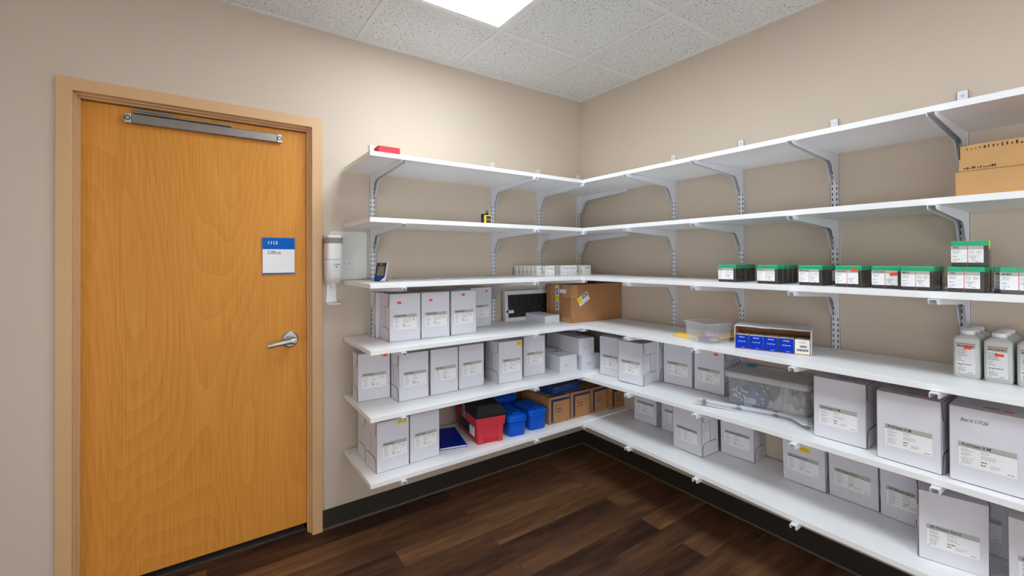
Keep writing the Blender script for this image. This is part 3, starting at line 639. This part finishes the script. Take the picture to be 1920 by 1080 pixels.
def brown_box(loc, yaw, w, d, h, label, ink=True):
    t = thing('brown_carton', loc, yaw, label, 'carton', 'brown cartons with a blue corner stripe')
    b = MB(); b.box(0, w, 0, d, 0, h, M['kraft']); b.build('carton_body', t, bevel=.003)
    b = MB(); y = -.0005; b.rect(.016, .033, .012, h-.012, y, M['navy']); b.rect(.033, w-.004, h-.029, h-.012, y, M['navy']); b.box(-.0005, w-.02, .012, .03, h-.0005, h+.0005, M['navy']); tag(b.build('stripe', t), 'dark blue L-shaped stripe')
    b = MB(); fine(b, .05, .068, h-.062, h-.05, y, 1, 3, M['navy'], .008); fine(b, .07, .105, h-.056, h-.05, y, 1, 5, M['navy'], .002); fine(b, .05, .105, h-.080, h-.07, y, 1, 6, M['ink'], .005); fine(b, .05, .13, h-.098, h-.088, y, 1, 8, M['ink'], .005); fine(b, w-.03, w-.015, .012, .025, y, 2, 8, M['ink'], .002); b.build('print', t)
    b = MB(); b.box(.004, w-.004, d*.495, d*.505, h-.0002, h+.0006, M['seam']); b.build('lid_seam', t)
    return t
brown_box((-.675,-.384,z0_), -1.5, .172, .30, .166, 'brown carton beside the blue lidded box, under the blue basket')
brown_box((-.490,-.387,z0_), -1, .172, .30, .168, 'second brown carton, half under the blue basket')
brown_box((-.306,-.386,z0_), 1, .160, .30, .166, 'third brown carton, the one before the corner with no basket on it')
brown_box((-.139,-.408,z0_), -1, .132, .33, .145, 'brown carton in the corner, half hidden by the next shelf')
t = thing('plastic_basket', (-.626,-.372,z0_+.1695), 6, 'blue slotted plastic basket lying on the brown cartons', 'basket')
w, d, h = .245, .17, .055
b = MB(); b.box(.006, w-.006, .006, d-.006, 0, .003, M['dblue']); b.build('basket_floor', t, bevel=.001)
b = MB(); fl = .012
def slat(p, q, wd):   # upright slat leaning outwards from p (bottom) to q (top)
    p, q = Vector(p), Vector(q); u = Vector(wd); n = u.cross(q-p).normalized()*.0008
    b.add([p-u-n,p+u-n,p+u+n,p-u+n,q-u-n,q+u-n,q+u+n,q-u+n], [(0,3,2,1),(4,5,6,7),(0,1,5,4),(1,2,6,5),(2,3,7,6),(3,0,4,7)], M['dblue'])
n = 18
for k in range(n+1):
    f = k/n; 
    for yb, yt in ((.006, -fl+.004), (d-.006, d+fl-.004)): slat((.008+f*(w-.016), yb, .001), (-fl+.008+f*(w+2*fl-.016), yt, h), (.0038, 0, 0))
n = 12
for k in range(n+1):
    f = k/n
    for xb, xt in ((.006, -fl+.004), (w-.006, w+fl-.004)): slat((xb, .008+f*(d-.016), .001), (xt, -fl+.008+f*(d+2*fl-.016), h), (0, .0038, 0))
b.build('slotted_sides', t)
b = MB()
for z, e in ((.018, .003), (h-.006, fl)):
    o_, i_ = rrect(w+2*e, d+2*e, .012, z, w/2, d/2), rrect(w+2*e-.006, d+2*e-.006, .01, z, w/2, d/2)
    up = lambda r: [(x, y, zz+.008) for x, y, zz in r]; k = len(o_)
    b.loft([i_, o_, up(o_), up(i_), i_], M['dblue'], smooth=False, cap0=False, cap1=False)
b.build('rim', t)
b = MB(); b.box(.012, w-.012, .012, d-.012, .004, .04, M['grey']); b.T = Matrix.Translation((-.626,-.372,z0_+.1695)) @ Matrix.Rotation(R(6), 4, 'Z')
b2 = MB(); b2.box(.012, w-.012, .012, d-.012, .004, .036, mat('grey_pad', srgb(120, 116, 112), .7)); o = b2.build('grey_pad', bevel=.002); o.location = (-.626,-.372,z0_+.1695); o.rotation_euler.z = R(6)
tag(o, 'grey pad of sheets filling the blue slotted basket', 'pad')

# ------------------------------------------------------------------ right wall
t = thing('kraft_carton', (-.40,-2.110,1.6348), -90, 'plain light brown carton on the fifth shelf, under a dirtier one', 'carton', 'light brown cartons on the fifth shelf')
b = MB(); b.box(0, .32, 0, .30, 0, .082, M['kraft2']); b.build('carton_body', t, bevel=.002)
b = MB(); b.box(-.0006, .3206, -.0006, .3, .0795, .082, M['kraft2']); b.build('lid_edge', t)
t = thing('kraft_carton', (-.40,-2.118,1.6348+.083), -90, 'light brown carton with black scuff marks, on top of another carton', 'carton', 'light brown cartons on the fifth shelf')
b = MB(); b.box(0, .31, 0, .29, 0, .084, M['kraft2']); b.build('carton_body', t, bevel=.002)
b = MB(); rr = random.Random(3)
for k in range(20):
    x = .018+k*.0095; b.rect(x, x+rr.uniform(.002, .005), .066+rr.uniform(0,.003), .074+rr.uniform(-.004, .005), -.0006, M['seam'])
for k in range(12):
    x = .012+k*.006; b.rect(x, x+rr.uniform(.002, .005), .006, .008+rr.uniform(.001, .006), -.0006, M['seam'])
b.rect(.001, .004, .04, .082, -.0006, M['seam']); b.build('scuff_marks', t)
b = MB(); b.box(.0, .02, -.0007, .02, .0832, .0846, M['seam']); b.build('scuffed_edge', t)

# reagent packs
_pk = {}
def pack(x, y, label, title, hazard=True, orange=None, lab='full', z=None, yaw=-90, tagy=False, w=.083, group='green-topped reagent packs'):
    t = thing('reagent_pack', (x, y, 1.3236 if z is None else z), yaw, label, 'reagent pack', group)
    if 'b' not in _pk:
        b = MB(); b.box(0, .083, 0, .046, 0, .0655, M['rdark']); _pk['b'] = b.mesh('pack_body')
        b = MB(); b.box(-.0004, .0834, -.0004, .0464, .0655, .083, M['rgreen']); _pk['c'] = b.mesh('green_top')
    put('pack_body', _pk['b'], t, .002); put('green_top', _pk['c'], t, .002)
    if lab == 'full':
        k = (title, hazard)
        if k not in _pk:
            b = MB(); b.rect(0, .073, .013, .067, -.0007, M['paper']); b.rect(0, .073, .057, .067, -.0009, M['band']); b.rect(0, .073, .0562, .057, -.0009, M['green']); lm = b.mesh('label')
            b = MB(); q = -.0012; b.text(title, .0088, .004, .0585, q, M['ink'], bold=.02)
            fine(b, .004, .024, .042, .054, q, 3, 2); fine(b, .004, .02, .03, .035, q, 1, 3, M['ink'], .0014); b.text('C E', .0062, .004, .0205, q, M['ink'], bold=.01); fine(b, .016, .024, .02, .026, q, 1, 4, M['ink'], .0016); fine(b, .004, .016, .0145, .019, q, 1, 5, M['blueink'], .0012)
            fine(b, .042, .066, .03, .036, q, 2, 6, M['ink'], .0009); fine(b, .046, .06, .018, .03, q, 3, 7, M['ink'], .0009); fine(b, .055, .071, .014, .018, q, 1, 8, M['ink'], .0012)
            if hazard: diamond(b, .063, .047, .006, q, M['redink']); fine(b, .042, .054, .041, .053, q, 4, 9, th=.0008)
            _pk[k] = (lm, b.mesh('print'))
        o = put('label', _pk[k][0], t); put('print', _pk[k][1], o)
        b = MB(); b.rect(.0375, .0387, .0, .083, -.0014, M['redink']); b.rect(.036, .040, .0135, .0145, -.0015, M['ink']); tag(b.build('tear_strip', t), 'thin red tear strip')
    if lab == 'side':
        b = MB(); b.rect(.004, .042, .016, .06, -.0006, M['paper']); fine(b, .008, .038, .022, .056, -.0009, 6, 3, th=.0016); o = b.build('side_label', t); o.location = (.083, 0, 0); o.rotation_euler.z = R(90)
    if orange:
        b = MB(); b.T = Matrix.Rotation(R(orange[2]), 4, 'Y'); b.rect(-.0108, .0108, -.0055, .0055, 0, M['orange']); o = b.build('sticker', t); o.location = (orange[0], -.0018, orange[1]); tag(o, 'orange sticker')
    if tagy:
        b = MB(); b.box(.0832, .0842, .006, .022, .056, .0838, M['yellow']); tag(b.build('sticker', t), 'yellow sticker on the side')
    return t
PX = {}
def row(x, y, n, gaps, title, desc, **kw):
    pack(x, y, 'green-topped reagent pack %s, frontmost of its file' % desc, title, **kw)
    xx = x
    nm = ['second', 'third', 'fourth', 'fifth']
    for k in range(n-1):
        xx += gaps[k]
        pack(xx, y-(.0006 if k % 2 else -.0004), '%s pack in the file behind the green-topped one %s' % (nm[k], desc), title, lab='side' if SIDE.get((title, k)) else None)
SIDE = {('MACHO', 1): 1, ('COC03', 1): 1, ('MG2', 1): 1}
row(-.365, -1.2900, 4, [.048,.048,.049], 'IRN', 'nearest the room corner')
row(-.385, -1.4800, 4, [.056,.05,.05], 'GLUC', 'second nearest the room corner')
row(-.370, -1.6400, 3, [.048,.048], 'MACHO', 'third from the corner')
row(-.385, -1.7730, 3, [.048,.05], 'COC03', 'with a level orange sticker', hazard=False, orange=(.061, .066, 0))
pack(-.385, -1.8870, 'single green-topped pack with a tilted orange sticker on its label', 'COCO3', hazard=False, orange=(.062, .054, -6))
row(-.418, -1.9770, 3, [.048,.05], 'MG2', 'touching the tilted-sticker pack')
b = MB(); b.box(0, .02, 0, .016, 0, .001, M['yellow']); o = b.build('yellow_tag'); o.location = (-.32, -2.035, 1.3236+.0834); tag(o, 'yellow tag lying on top of a green-topped pack', 'tag')
row(-.412, -2.0920, 3, [.048,.05], 'TP2', 'under the stacked pack')
pack(-.400, -2.0985, 'green-topped pack with a yellow side sticker, stacked on another pack', 'TP2', z=1.3236+.0838, tagy=True)
pack(-.345, -2.186, 'green-topped pack peeking out from behind the last pack at the frame edge', 'ALB2')
pack(-.408, -2.2060, 'green-topped pack at the right edge of the photo', 'ALB2')

# third shelf on the right: bin, mailer, cases, lamp boxes, jugs
zq = 1.0156
import mathutils
def open_bin(t, w, d, h, fl, m, r=.012, th=.0015):
    b = MB(); k = 6
    o0, o1 = rrect(w, d, r, 0, w/2, d/2), rrect(w+2*fl, d+2*fl, r+fl*.5, h, w/2, d/2)
    i0, i1 = rrect(w-2*th, d-2*th, r, th, w/2, d/2), rrect(w+2*fl-2*th, d+2*fl-2*th, r+fl*.5, h, w/2, d/2)
    b.loft([i0, i1, o1, o0], m, cap0=False, cap1=True); b.add(i0, [tuple(range(len(i0)))], m)
    bd = b.build('bin_wall', t)
    b = MB(); e = .006
    q = lambda g, z: rrect(w+2*fl+g, d+2*fl+g, r+fl*.5, z, w/2, d/2)
    b.loft([q(0,h-.004), q(2*e,h-.004), q(2*e,h), q(0,h), q(0,h-.004)], m, smooth=False, cap0=False, cap1=False); b.build('rim', t)
    return bd
t = thing('clear_tub', (-.385,-1.130,zq+.006), -105, 'small clear open plastic tub standing on the third shelf before the yellow mailer', 'tub')
open_bin(t, .143, .143, .096, .010, M['clear'])
Tm = Matrix.Translation((-.385,-1.130,zq+.008)) @ Matrix.Rotation(R(-105), 4, 'Z')
def clear_case(lx, ly, lz, yaw, fill, label):
    p = Tm @ Vector((lx, ly, lz)); t = thing('clear_case', p, -60+yaw, label, 'case', 'small clear cases in the tub')
    b = MB(); b.box(0, .046, 0, .036, 0, .019, M['case']); b.build('case_shell', t, bevel=.002)
    b = MB(); b.box(.004, .042, .004, .032, .002, .013, fill); b.build('insert', t)
    b = MB(); b.box(.014, .034, .004, .02, .0192, .0197, M['orange']); tag(b.build('sticker', t), 'orange sticker on top')
clear_case(.066, .012, 0, -6, M['teal'], 'small clear case with a teal insert in the clear tub')
clear_case(.108, .044, 0, 10, M['mailer'], 'small clear case with a cream insert in the clear tub')
clear_case(.052, .066, 0, 0, M['paper'], 'small clear case at the back of the clear tub')
clear_case(.072, .046, .0203, -4, M['paper'], 'small clear case resting on top of the others in the tub')
t = None
b = MB(); nu, nv = 18, 10; T_, B_, Cc, D_, A2 = Vector((-.336,-1.016,0)), Vector((-.342,-1.092,0)), Vector((-.228,-1.300,0)), Vector((-.06,-1.235,0)), Vector((-.185,-.995,0))
def mq(u, v):
    lf = B_+(T_-B_)*(v/.4) if v < .4 else T_+(A2-T_)*((v-.4)/.6)
    return lf*(1-u)+(Cc+(D_-Cc)*v)*u
vt = []; 
for s in (1, 0):
    for j in range(nv+1):
        for i in range(nu+1):
            u, v = i/nu, j/nv; p = mq(u, v); hgt = max(0, math.sin(math.pi*u)*math.sin(math.pi*v))**.42
            up = .026*(max(0, u-.62)/.38)**1.3; z = (.003+.024*hgt*(.85+.3*math.sin(9*u+4*v))*(.35+.65*min(1, abs(u-.45)/.3)) if s else .0006)+up
            vt.append((p.x, p.y, zq+z))
K_ = (nu+1)*(nv+1); fc = []
for s in (0, 1):
    for j in range(nv):
        for i in range(nu):
            a = s*K_+j*(nu+1)+i; q = (a, a+1, a+nu+2, a+nu+1); fc.append(q if s == 0 else q[::-1])
ring = [i for i in range(nu+1)]+[j*(nu+1)+nu for j in range(1, nv+1)]+[nv*(nu+1)+i for i in range(nu-1, -1, -1)]+[j*(nu+1) for j in range(nv-1, 0, -1)]
for a, c in zip(ring, ring[1:]+ring[:1]): fc.append((a, K_+a, K_+c, c))
b.add(vt, fc, M['mailer'], True)
tag(b.build('padded_mailer'), 'yellow padded mailer lying flat behind the clear tub', 'envelope')

t = thing('display_carton', (-.386,-1.377,zq), -71.7, 'white carton opened at the front, holding blue lamp boxes', 'carton')
w, d, h = .294, .150, .107
b = MB(); th = .003
for bx in ((0,w,0,d,0,th),(0,th,0,d,th,h-th),(w-th,w,0,d,th,h-th),(0,w,d-th,d,th,h-th)): b.box(*bx, M['carton'])
I = M['kraft']
b.box(th, w-th, .001, d-th, th, th+.0006, I); b.box(th, th+.0006, .001, d-th, th, h-th, I); b.box(w-th-.0006, w-th, .001, d-th, th, h-th, I); b.box(th, w-th, d-th-.0006, d-th, th, h-th, I); b.box(th, w-th, .012, d-th, h-th-.0008, h-th, I)
b.box(0, w, -.0004, .002, .0001, th+.001, M['kraft2'])
b.build('carton_shell', t)
b = MB(); pts = [(0,0)]; rr = random.Random(5)
for k in range(1, 20):
    f = k/20; pts.append((w*f, (-.006 if .34 < f < .47 else .006*math.sin(f*11)**2+.002)+rr.uniform(-.001,.001)))
pts += [(w,0),(w,d),(0,d)]
n = len(pts); v = [(x,y,h-th) for x,y in pts]+[(x,y,h) for x,y in pts]
b.add(v, [tuple(range(n-1,-1,-1)), tuple(range(n,2*n))]+[(i,(i+1)%n,n+(i+1)%n,n+i) for i in range(n)], M['carton'])
b.box(w*.74, w*.81, .055, .066, h, h+.0006, M['orange'])
for k in range(5): b.box(w*(.5+.035*k), w*(.502+.035*k)+.001, .03, .06, h, h+.0004, M['grey'])
tag(b.build('top_flap', t), 'torn white top panel')
Tt = Matrix.Translation((-.386,-1.377,zq)) @ Matrix.Rotation(R(-71.7), 4, 'Z')
def lamp_box(k, blue, label):
    p = Tt @ Vector((.0035+k*.0577, -.003 if blue else .001, .0038)); yaw = -71.7+(1.5 if k == 0 else 0)
    t = thing('lamp_box', p, yaw, label, 'box', 'lamp boxes in the opened carton')
    b = MB(); b.box(0, .054, .0015, .085, 0, .062, M['pale']); b.build('box_body', t, bevel=.001)
    b = MB(); q = -.0006
    if blue:
        b.box(0, .054, 0, .0016, 0, .062, M['lampblue']); tag(b.build('front_panel', t), 'cobalt blue front panel'); b = MB()
        b.text('HITACHI', .0058, .027, .050, q, M['signwhite'], 'c', bold=.03); b.text('HALOGEN LAMP', .0042, .027, .0305, q, M['signwhite'], 'c', bold=.02); fine(b, .012, .04, .0355, .038, q, 1, k, M['blueink'], .0008); fine(b, .026, .044, .004, .0065, q, 1, k+3, M['signwhite'], .0012)
        b.build('print', t)
        b = MB(); b.box(.028, .042, .016, .026, .0619, .0625, M['orange']); tag(b.build('sticker', t), 'orange sticker on top')
    else:
        b.text('HITACHI', .0056, .027, .048, q+.0014, M['ink'], 'c', bold=.02)
        r = random.Random(9)
        for z0, z1, x0, x1 in ((.028,.038,.018,.042),(.012,.022,.007,.049)):
            x = x0
            while x < x1: ww = r.uniform(.0005, .0016); b.rect(x, x+ww, z0, z1, q+.0014, M['ink']); x += ww+r.uniform(.0005, .0013)
        b.build('print', t)
for k, nm in enumerate(['first from the corner side', 'second from the corner side', 'third from the corner side', 'last, beside the white-fronted box']): lamp_box(k, True, 'blue-fronted lamp box in the opened carton, %s' % nm)
lamp_box(4, False, 'lamp box with a white barcode front at the end of the opened carton')

def jug():
    t = thing('plastic_jug', (0,0,0), -91, None, 'jug', 'capped plastic jugs on the third shelf')
    w, d = .066, .066; cx, cy = w/2, d/2
    b = MB(); b.loft([rrect(w-.008,d-.008,.008,0,cx,cy), rrect(w,d,.010,.005,cx,cy), rrect(w,d,.010,.132,cx,cy), rrect(w-.006,d-.006,.012,.139,cx,cy), rrect(w-.024,d-.024,.014,.146,cx,cy), rrect(.032,.032,.0155,.148,cx,cy), rrect(.032,.032,.0155,.152,cx,cy)], M['jug']); b.build('jug_body', t)
    b = MB(); b.T = Matrix.Translation((cx, cy, .151)); b.cyl(.0175, .0175, 0, .012, M['white'], 28); b.cyl(.0175, .0165, .012, .0135, M['white'], 28); b.build('cap', t)
    b = MB(); y = -.0006; b.rect(.009, .055, .016, .120, y, M['paper']); b.rect(.009, .055, .104, .118, y-.0002, M['band']); b.rect(.009, .055, .118, .1205, y-.0002, M['redink']); lb = b.build('label', t)
    b = MB(); y = -.0011; fine(b, .011, .052, .107, .115, y, 1, 2, M['ink'], .003); fine(b, .011, .042, .074, .101, y, 5, 3, M['ink'], .0016); fine(b, .011, .03, .056, .072, y, 3, 4, M['ink'], .0013); fine(b, .011, .052, .044, .05, y, 1, 5, M['grey'], .003); b.text('C E', .007, .012, .040, y, M['ink']); fine(b, .012, .034, .022, .037, y, 5, 6, th=.0012); fine(b, .011, .02, .018, .021, y, 1, 6, M['blueink']); fine(b, .036, .052, .018, .021, y, 1, 7, M['ink'], .0016); b.build('print', lb)
    return t
j0 = jug(); jf = True
for c, (x, y, nm) in enumerate(((-.246,-2.074,'beside the fourth upright'), (-.250,-2.148,'in the middle'), (-.254,-2.222,'cut by the photo edge'))):
    for r_, rn in enumerate(('front', 'middle', 'back')):
        o = j0 if jf else copy_tree(j0); jf = False
        o.location = (x+.0725*r_, y-.001*r_, zq); o['label'] = '%s jug with a white cap, in the file of three %s' % (rn, nm)
for (c, z, r) in ((0, .0985, 4), (1, .088, 4)):
    pass
jl = [o for o in C.objects if o.name.startswith('plastic_jug')]
for o, z in ((jl[0], .105), (jl[3], .093)):
    b = MB(); b.rect(-.0095, .0095, -.0045, .0045, 0, M['orange']); s = b.build('sticker', o); s.location = (.037, -.0017, z); tag(s, 'orange sticker over the label')
jl[0]['label'] = 'front jug with orange sticker high on its label, beside the fourth upright'
jl[3]['label'] = 'front jug with orange sticker lower on its label, second from the upright'

# second shelf on the right
def on1(x, y): return zr(1, x, y)
G = 'white cartons on the second shelf without the door'
carton((-.332,-.4865,on1(-.30,-.5)+.0015), -82, 'white carton squeezed in the corner, partly behind the one with an open slit', G, 'ProCell II M', '!', flaps='', lz=.052, topmark=True)
carton((-.367,-.667,on1(-.28,-.7)+.0015), -84, 'white carton at the shelf front with its slit side showing, second shelf', G, 'ProCell II M', '!', flaps='r', sidelabel=True, topmark=True, lz=.055)
carton((-.200,-.668,on1(-.12,-.75)+.001), -90, 'white carton against the wall, behind the one with the slit side showing', G, 'ProCell II M', '!', flaps='r', d=.115, print_front=False)
carton((-.192,-.859,on1(-.12,-.9)+.001), -84, 'white carton with an orange sticker, between the slit-sided carton and another stickered one', G, 'ProCell II M', '!', w=.172, flaps='r', stick=[(.128,.230,.021,.012,'orange',0)], lz=.052)
carton((-.173,-1.041,on1(-.1,-1.1)+.001), -89, 'white carton with an orange sticker, next to the lidded clear bin', G, 'ProCell II M', '!', w=.170, flaps='r', stick=[(.125,.212,.021,.012,'orange',0)], lz=.050)
G = 'larger white cartons on the second shelf near the photo edge'
carton((-.368,-1.689,on1(-.36,-1.7)+.001), -88.5, 'white carton beside the clear bin, its lid flap bent up', G, 'PreClean II M', None, w=.172, d=.18, flaps='r', lz=.054, lx=.019, topmark=True)
carton((-.401,-1.901,on1(-.4,-1.9)+.001), -91.4, 'white carton between two alike, with a flap standing at its upper edge', G, 'PreClean II M', None, w=.172, d=.18, flaps='r', lz=.052, lx=.024, topmark=True)
t = carton((-.409,-2.091,on1(-.4,-2.1)+.001), -89, 'white carton with a handwritten date, at the photo edge on the second shelf', G, 'PreClean II M', None, w=.172, d=.18, flaps='r', lz=.054, lx=.021, topmark=True)
b = MB(); b.text("Rec'd 1/7/26", .0155, .026, .199, -.0007, M['ink'], shear=.3, sx=.78); tag(b.build('handwriting', t), 'handwritten note in black marker')
for tt_, ang in (([o for o in C.objects if o.get('label', '').startswith('white carton beside the clear bin')][0], 38), ([o for o in C.objects if o.get('label', '').startswith('white carton between two alike')][0], 16)):
    b = MB(); b.prism([(.012,0),(.02,-.052),(.03,-.058),(.13,-.058),(.14,-.05),(.15,0)], -.003, 0, M['carton'], M['brown']); o = b.build('raised_flap', tt_); o.location = (.172, 0, .2445)
    o.rotation_euler = (R(ang), 0, R(90)); tag(o, 'loose flap bent outwards')
# clear lidded bin and what it holds
bx, by, byaw = -.272, -1.284, -84.5
t = thing('storage_bin', (bx, by, on1(-.2,-1.4)+.001), byaw, 'clear plastic storage bin with frosted lid on the second shelf', 'storage bin')
BW, BD, BH = .335, .215, .142
zbin = on1(-.2,-1.4)+.001
open_bin(t, BW-.006, BD, BH, .006, M['clearbin'], r=.02)
b = MB(); q = lambda g, z: rrect(BW+.012+g, BD+.018+g, .02, z, BW/2-.003, BD/2)
b.loft([q(-.004,BH-.002), q(.012,BH-.002), q(.014,BH+.016), q(.006,BH+.024), q(-.022,BH+.024), q(-.03,BH+.020)], M['lidp'], smooth=False); tag(b.build('lid', t), 'frosted white lid')
b = MB(); b.box(.018, .062, BD-.035, BD-.012, BH+.018, BH+.030, M['teal']); tag(b.build('lid_latch', t, bevel=.004), 'teal latch on the lid')
Tb = Matrix.Translation((bx, by, zbin)) @ Matrix.Rotation(R(byaw), 4, 'Z')
def pillow(w, d, h, m, seed, amp=.25, nx=22, ny=14):
    r = random.Random(seed); ph = [r.uniform(0, 6) for _ in range(6)]
    vs = []; fs = []
    for s in (0, 1):
        for j in range(ny+1):
            for i in range(nx+1):
                u, v = i/nx, j/ny; e = (math.sin(math.pi*u)*math.sin(math.pi*v))**.45 if 0 < u < 1 and 0 < v < 1 else 0
                wob = 1+amp*(math.sin(11*u+ph[0]+5*v)*.5+math.sin(17*v+ph[1]-7*u)*.4+math.sin(29*u+ph[2])*.3)
                z = h*(.12+.88*e*wob) if s else h*.10*(1-e)
                vs.append((w*(u-.5)*(1-.05*v), d*(v-.5), z))
    K = (nx+1)*(ny+1)
    for s in (0, 1):
        for j in range(ny):
            for i in range(nx):
                a = s*K+j*(nx+1)+i; f = (a, a+1, a+nx+2, a+nx+1); fs.append(f if s else f[::-1])
    rg = [i for i in range(nx+1)]+[j*(nx+1)+nx for j in range(1, ny+1)]+[ny*(nx+1)+i for i in range(nx-1, -1, -1)]+[j*(nx+1) for j in range(ny-1, 0, -1)]
    for a, c in zip(rg, rg[1:]+rg[:1]): fs.append((a, c, K+c, K+a))
    b = MB(); b.add(vs, fs, m, True); return b
t = thing('cap_bag', Tb @ Vector((.085, .095, .004)), byaw, 'blue-tinted zip bag of small white caps inside the lidded clear bin', 'bag')
pillow(.155, .17, .088, M['bluebag'], 3).build('bag_film', t)
b = MB(); b.T = Matrix.Rotation(R(90), 4, 'Y'); b.cyl(.0036, .0036, -.007, .007, M['white'], 10); cm = b.mesh('cap'); rr = random.Random(11)
for k in range(44):
    o = put('cap', cm, t); o.location = (rr.uniform(-.07,.068), rr.uniform(-.082,-.066) if k < 30 else rr.uniform(-.06,.05), rr.uniform(.008,.072) if k < 30 else rr.uniform(.03,.085)); o.rotation_euler = (0, rr.uniform(-1.5,1.5), rr.uniform(-.7,.7))
b = MB(); b.rect(-.012, .040, .004, .046, -.0895, M['paper']); b.rect(.024, .044, .002, .02, -.0898, M['blueink']); fine(b, -.008, .034, .03, .042, -.09, 3, 4, M['ink'], .002)
for k in range(14): b.rect(-.009+k*.0026, -.0079+k*.0026, .008, .026, -.09, M['blueink'])
b.build('bag_label', t)
for k, (x, y, z, w, d, h, s, lb) in enumerate(((.248,.080,.004,.155,.135,.085,8,'clear crumpled bag in the front half of the lidded bin'), (.250,.182,.004,.155,.055,.105,17,'clear crumpled bag at the back of the lidded bin'))):
    o = pillow(w, d, h, M['film'], s, .75, 40, 26).build('crumpled_bag'); o.location = Tb @ Vector((x, y, z)); o.rotation_euler.z = R(byaw+(4 if k else -3)); tag(o, lb, 'bag', 'crumpled bags in the bin')
# spare bracket lying on the shelf edge
t = thing('spare_bracket', (-.222,-1.612,on1(-.3,-1.5)+.013), 0, 'spare white shelf bracket lying in front of the clear bin', 'shelf bracket')
b = MB(); u = Vector((-.353,.936,0)); v = Vector((.936,.353,0))
b.T = Matrix(((u.x, 0, v.x, 0), (u.y, 0, v.y, 0), (0, 1, 0, 0), (0, 0, 0, 1)))
b.prism(BP, -.0115, -.0095, M['steel']); b.prism(BP, .0095, .0115, M['steel']); b.box(.001, .46, -.0095, .0095, -.003, -.001, M['steel'])
for z in (-.012, -.045, -.08, -.115):
    for y in (-.0105, .0085): b.prism([(0,z),(-.009,z),(-.015,z-.014),(-.010,z-.016),(-.007,z-.008),(0,z-.01)], y, y+.002, M['steel'])
b.build('bracket_arm', t)
for k, x in enumerate((.12, .27, .42)):
    b = MB(); b.T = Matrix(((u.x, 0, v.x, 0), (u.y, 0, v.y, 0), (0, 1, 0, 0), (0, 0, 0, 1))); b.box(x-.008, x+.008, -.012, .0125, -.022, -.006, M['grey']); b.build('clip', t)
# lowest shelf on the right
def on0(x, y): return zr(0, x, y)
G = 'white cartons on the lowest shelf without the door'
def c0(x, y, yaw, label, title, **kw):
    d = kw.setdefault('d', .152); xb = min(x+d, -.016)
    pts = [(x, y), (x, y-.168), (xb, y), (xb, y-.168)]
    tl = math.atan2(zr(0, xb, y-.08)-zr(0, x, y-.08), xb-x)
    z = max(zr(0, u, v)-(u-x)*math.tan(tl) for u, v in pts)+.0004
    return carton((x, y, z), yaw, label, G, title, w=kw.pop('w', .168), lz=kw.pop('lz', .052), tilt=tl, **kw)
IS, ID = 'ISE Internal Standard Gen.2', 'ISE Diluent Gen.2'
c0(-.134,-.598,-88.5, 'white carton on the lowest shelf, nearest the room corner', IS, d=.128, flaps='r')
c0(-.133,-.802,-91, 'white carton partly hidden behind one at the front, lowest shelf near corner', IS, d=.065, flaps='r')
c0(-.286,-.984,-91.8, 'white carton pulled forward, with a small side label, lowest shelf', IS, w=.172, flaps='r', sidelabel=True, d=.15)
c0(-.146,-1.176,-87, 'white carton set back beside the pulled-forward one, wall showing to its right', IS, flaps='r', sidelabel=True, d=.14)
c0(-.170,-1.490,-89.5, 'white carton with a yellow sticker on the lowest shelf', ID, w=.172, d=.098, flaps='r', stick=[(.095,.165,.042,.022,'yellow',0)], lz=.053)
c0(-.160,-1.671,-90, 'white carton right beside the yellow-stickered one, lowest shelf', ID, w=.172, flaps='r', d=.09)
c0(-.167,-1.849,-92, 'white carton half hidden behind the turned carton, lowest shelf', ID, flaps='r', d=.1)
c0(-.364,-2.004,-76, 'white carton turned slightly to show its slit side, front of the lowest shelf', ID, flaps='lr', d=.15)
c0(-.160,-2.030,-91, 'white carton in the shadow behind the turned carton', ID, flaps='', d=.09)
c0(-.352,-2.211,-90, 'white carton cut off by the lower right corner of the photo', ID, flaps='r')

# ------------------------------------------------------------------ camera and view
cd = bpy.data.cameras.new('camera'); cam = bpy.data.objects.new('camera', cd); C.objects.link(cam)
f, px, py, yaw, pit, rol = 817.7488, 933.1916, 481.4083, .5972, .0058, -.0041
cd.sensor_width = 36; cd.lens = 36*f/1920; cd.shift_x = (960-px)/1920; cd.shift_y = -(540-py)/1920; cd.clip_start = .01
fw = Vector((math.sin(yaw)*math.cos(pit), math.cos(yaw)*math.cos(pit), math.sin(pit))); r_ = Vector((math.cos(yaw), -math.sin(yaw), 0)); u_ = r_.cross(fw)
r2 = r_*math.cos(rol)+u_*math.sin(rol); u2 = r2.cross(fw)
mw = Matrix((r2, u2, -fw)).transposed().to_4x4(); mw.translation = (-2.4607, -2.4497, 1.4373); cam.matrix_world = mw
sc = bpy.context.scene; sc.camera = cam
wd = bpy.data.worlds.new('world'); sc.world = wd; wd.use_nodes = True
wd.node_tree.nodes['Background'].inputs[0].default_value = (.92, .96, 1, 1); wd.node_tree.nodes['Background'].inputs[1].default_value = 5.2
sc.view_settings.view_transform = 'Standard'; sc.view_settings.look = 'None'; sc.view_settings.exposure = -.15; sc.view_settings.gamma = 1; sc.view_settings.use_curve_mapping = False
sc.cycles.max_bounces = 10; sc.cycles.diffuse_bounces = 5; sc.cycles.transparent_max_bounces = 16
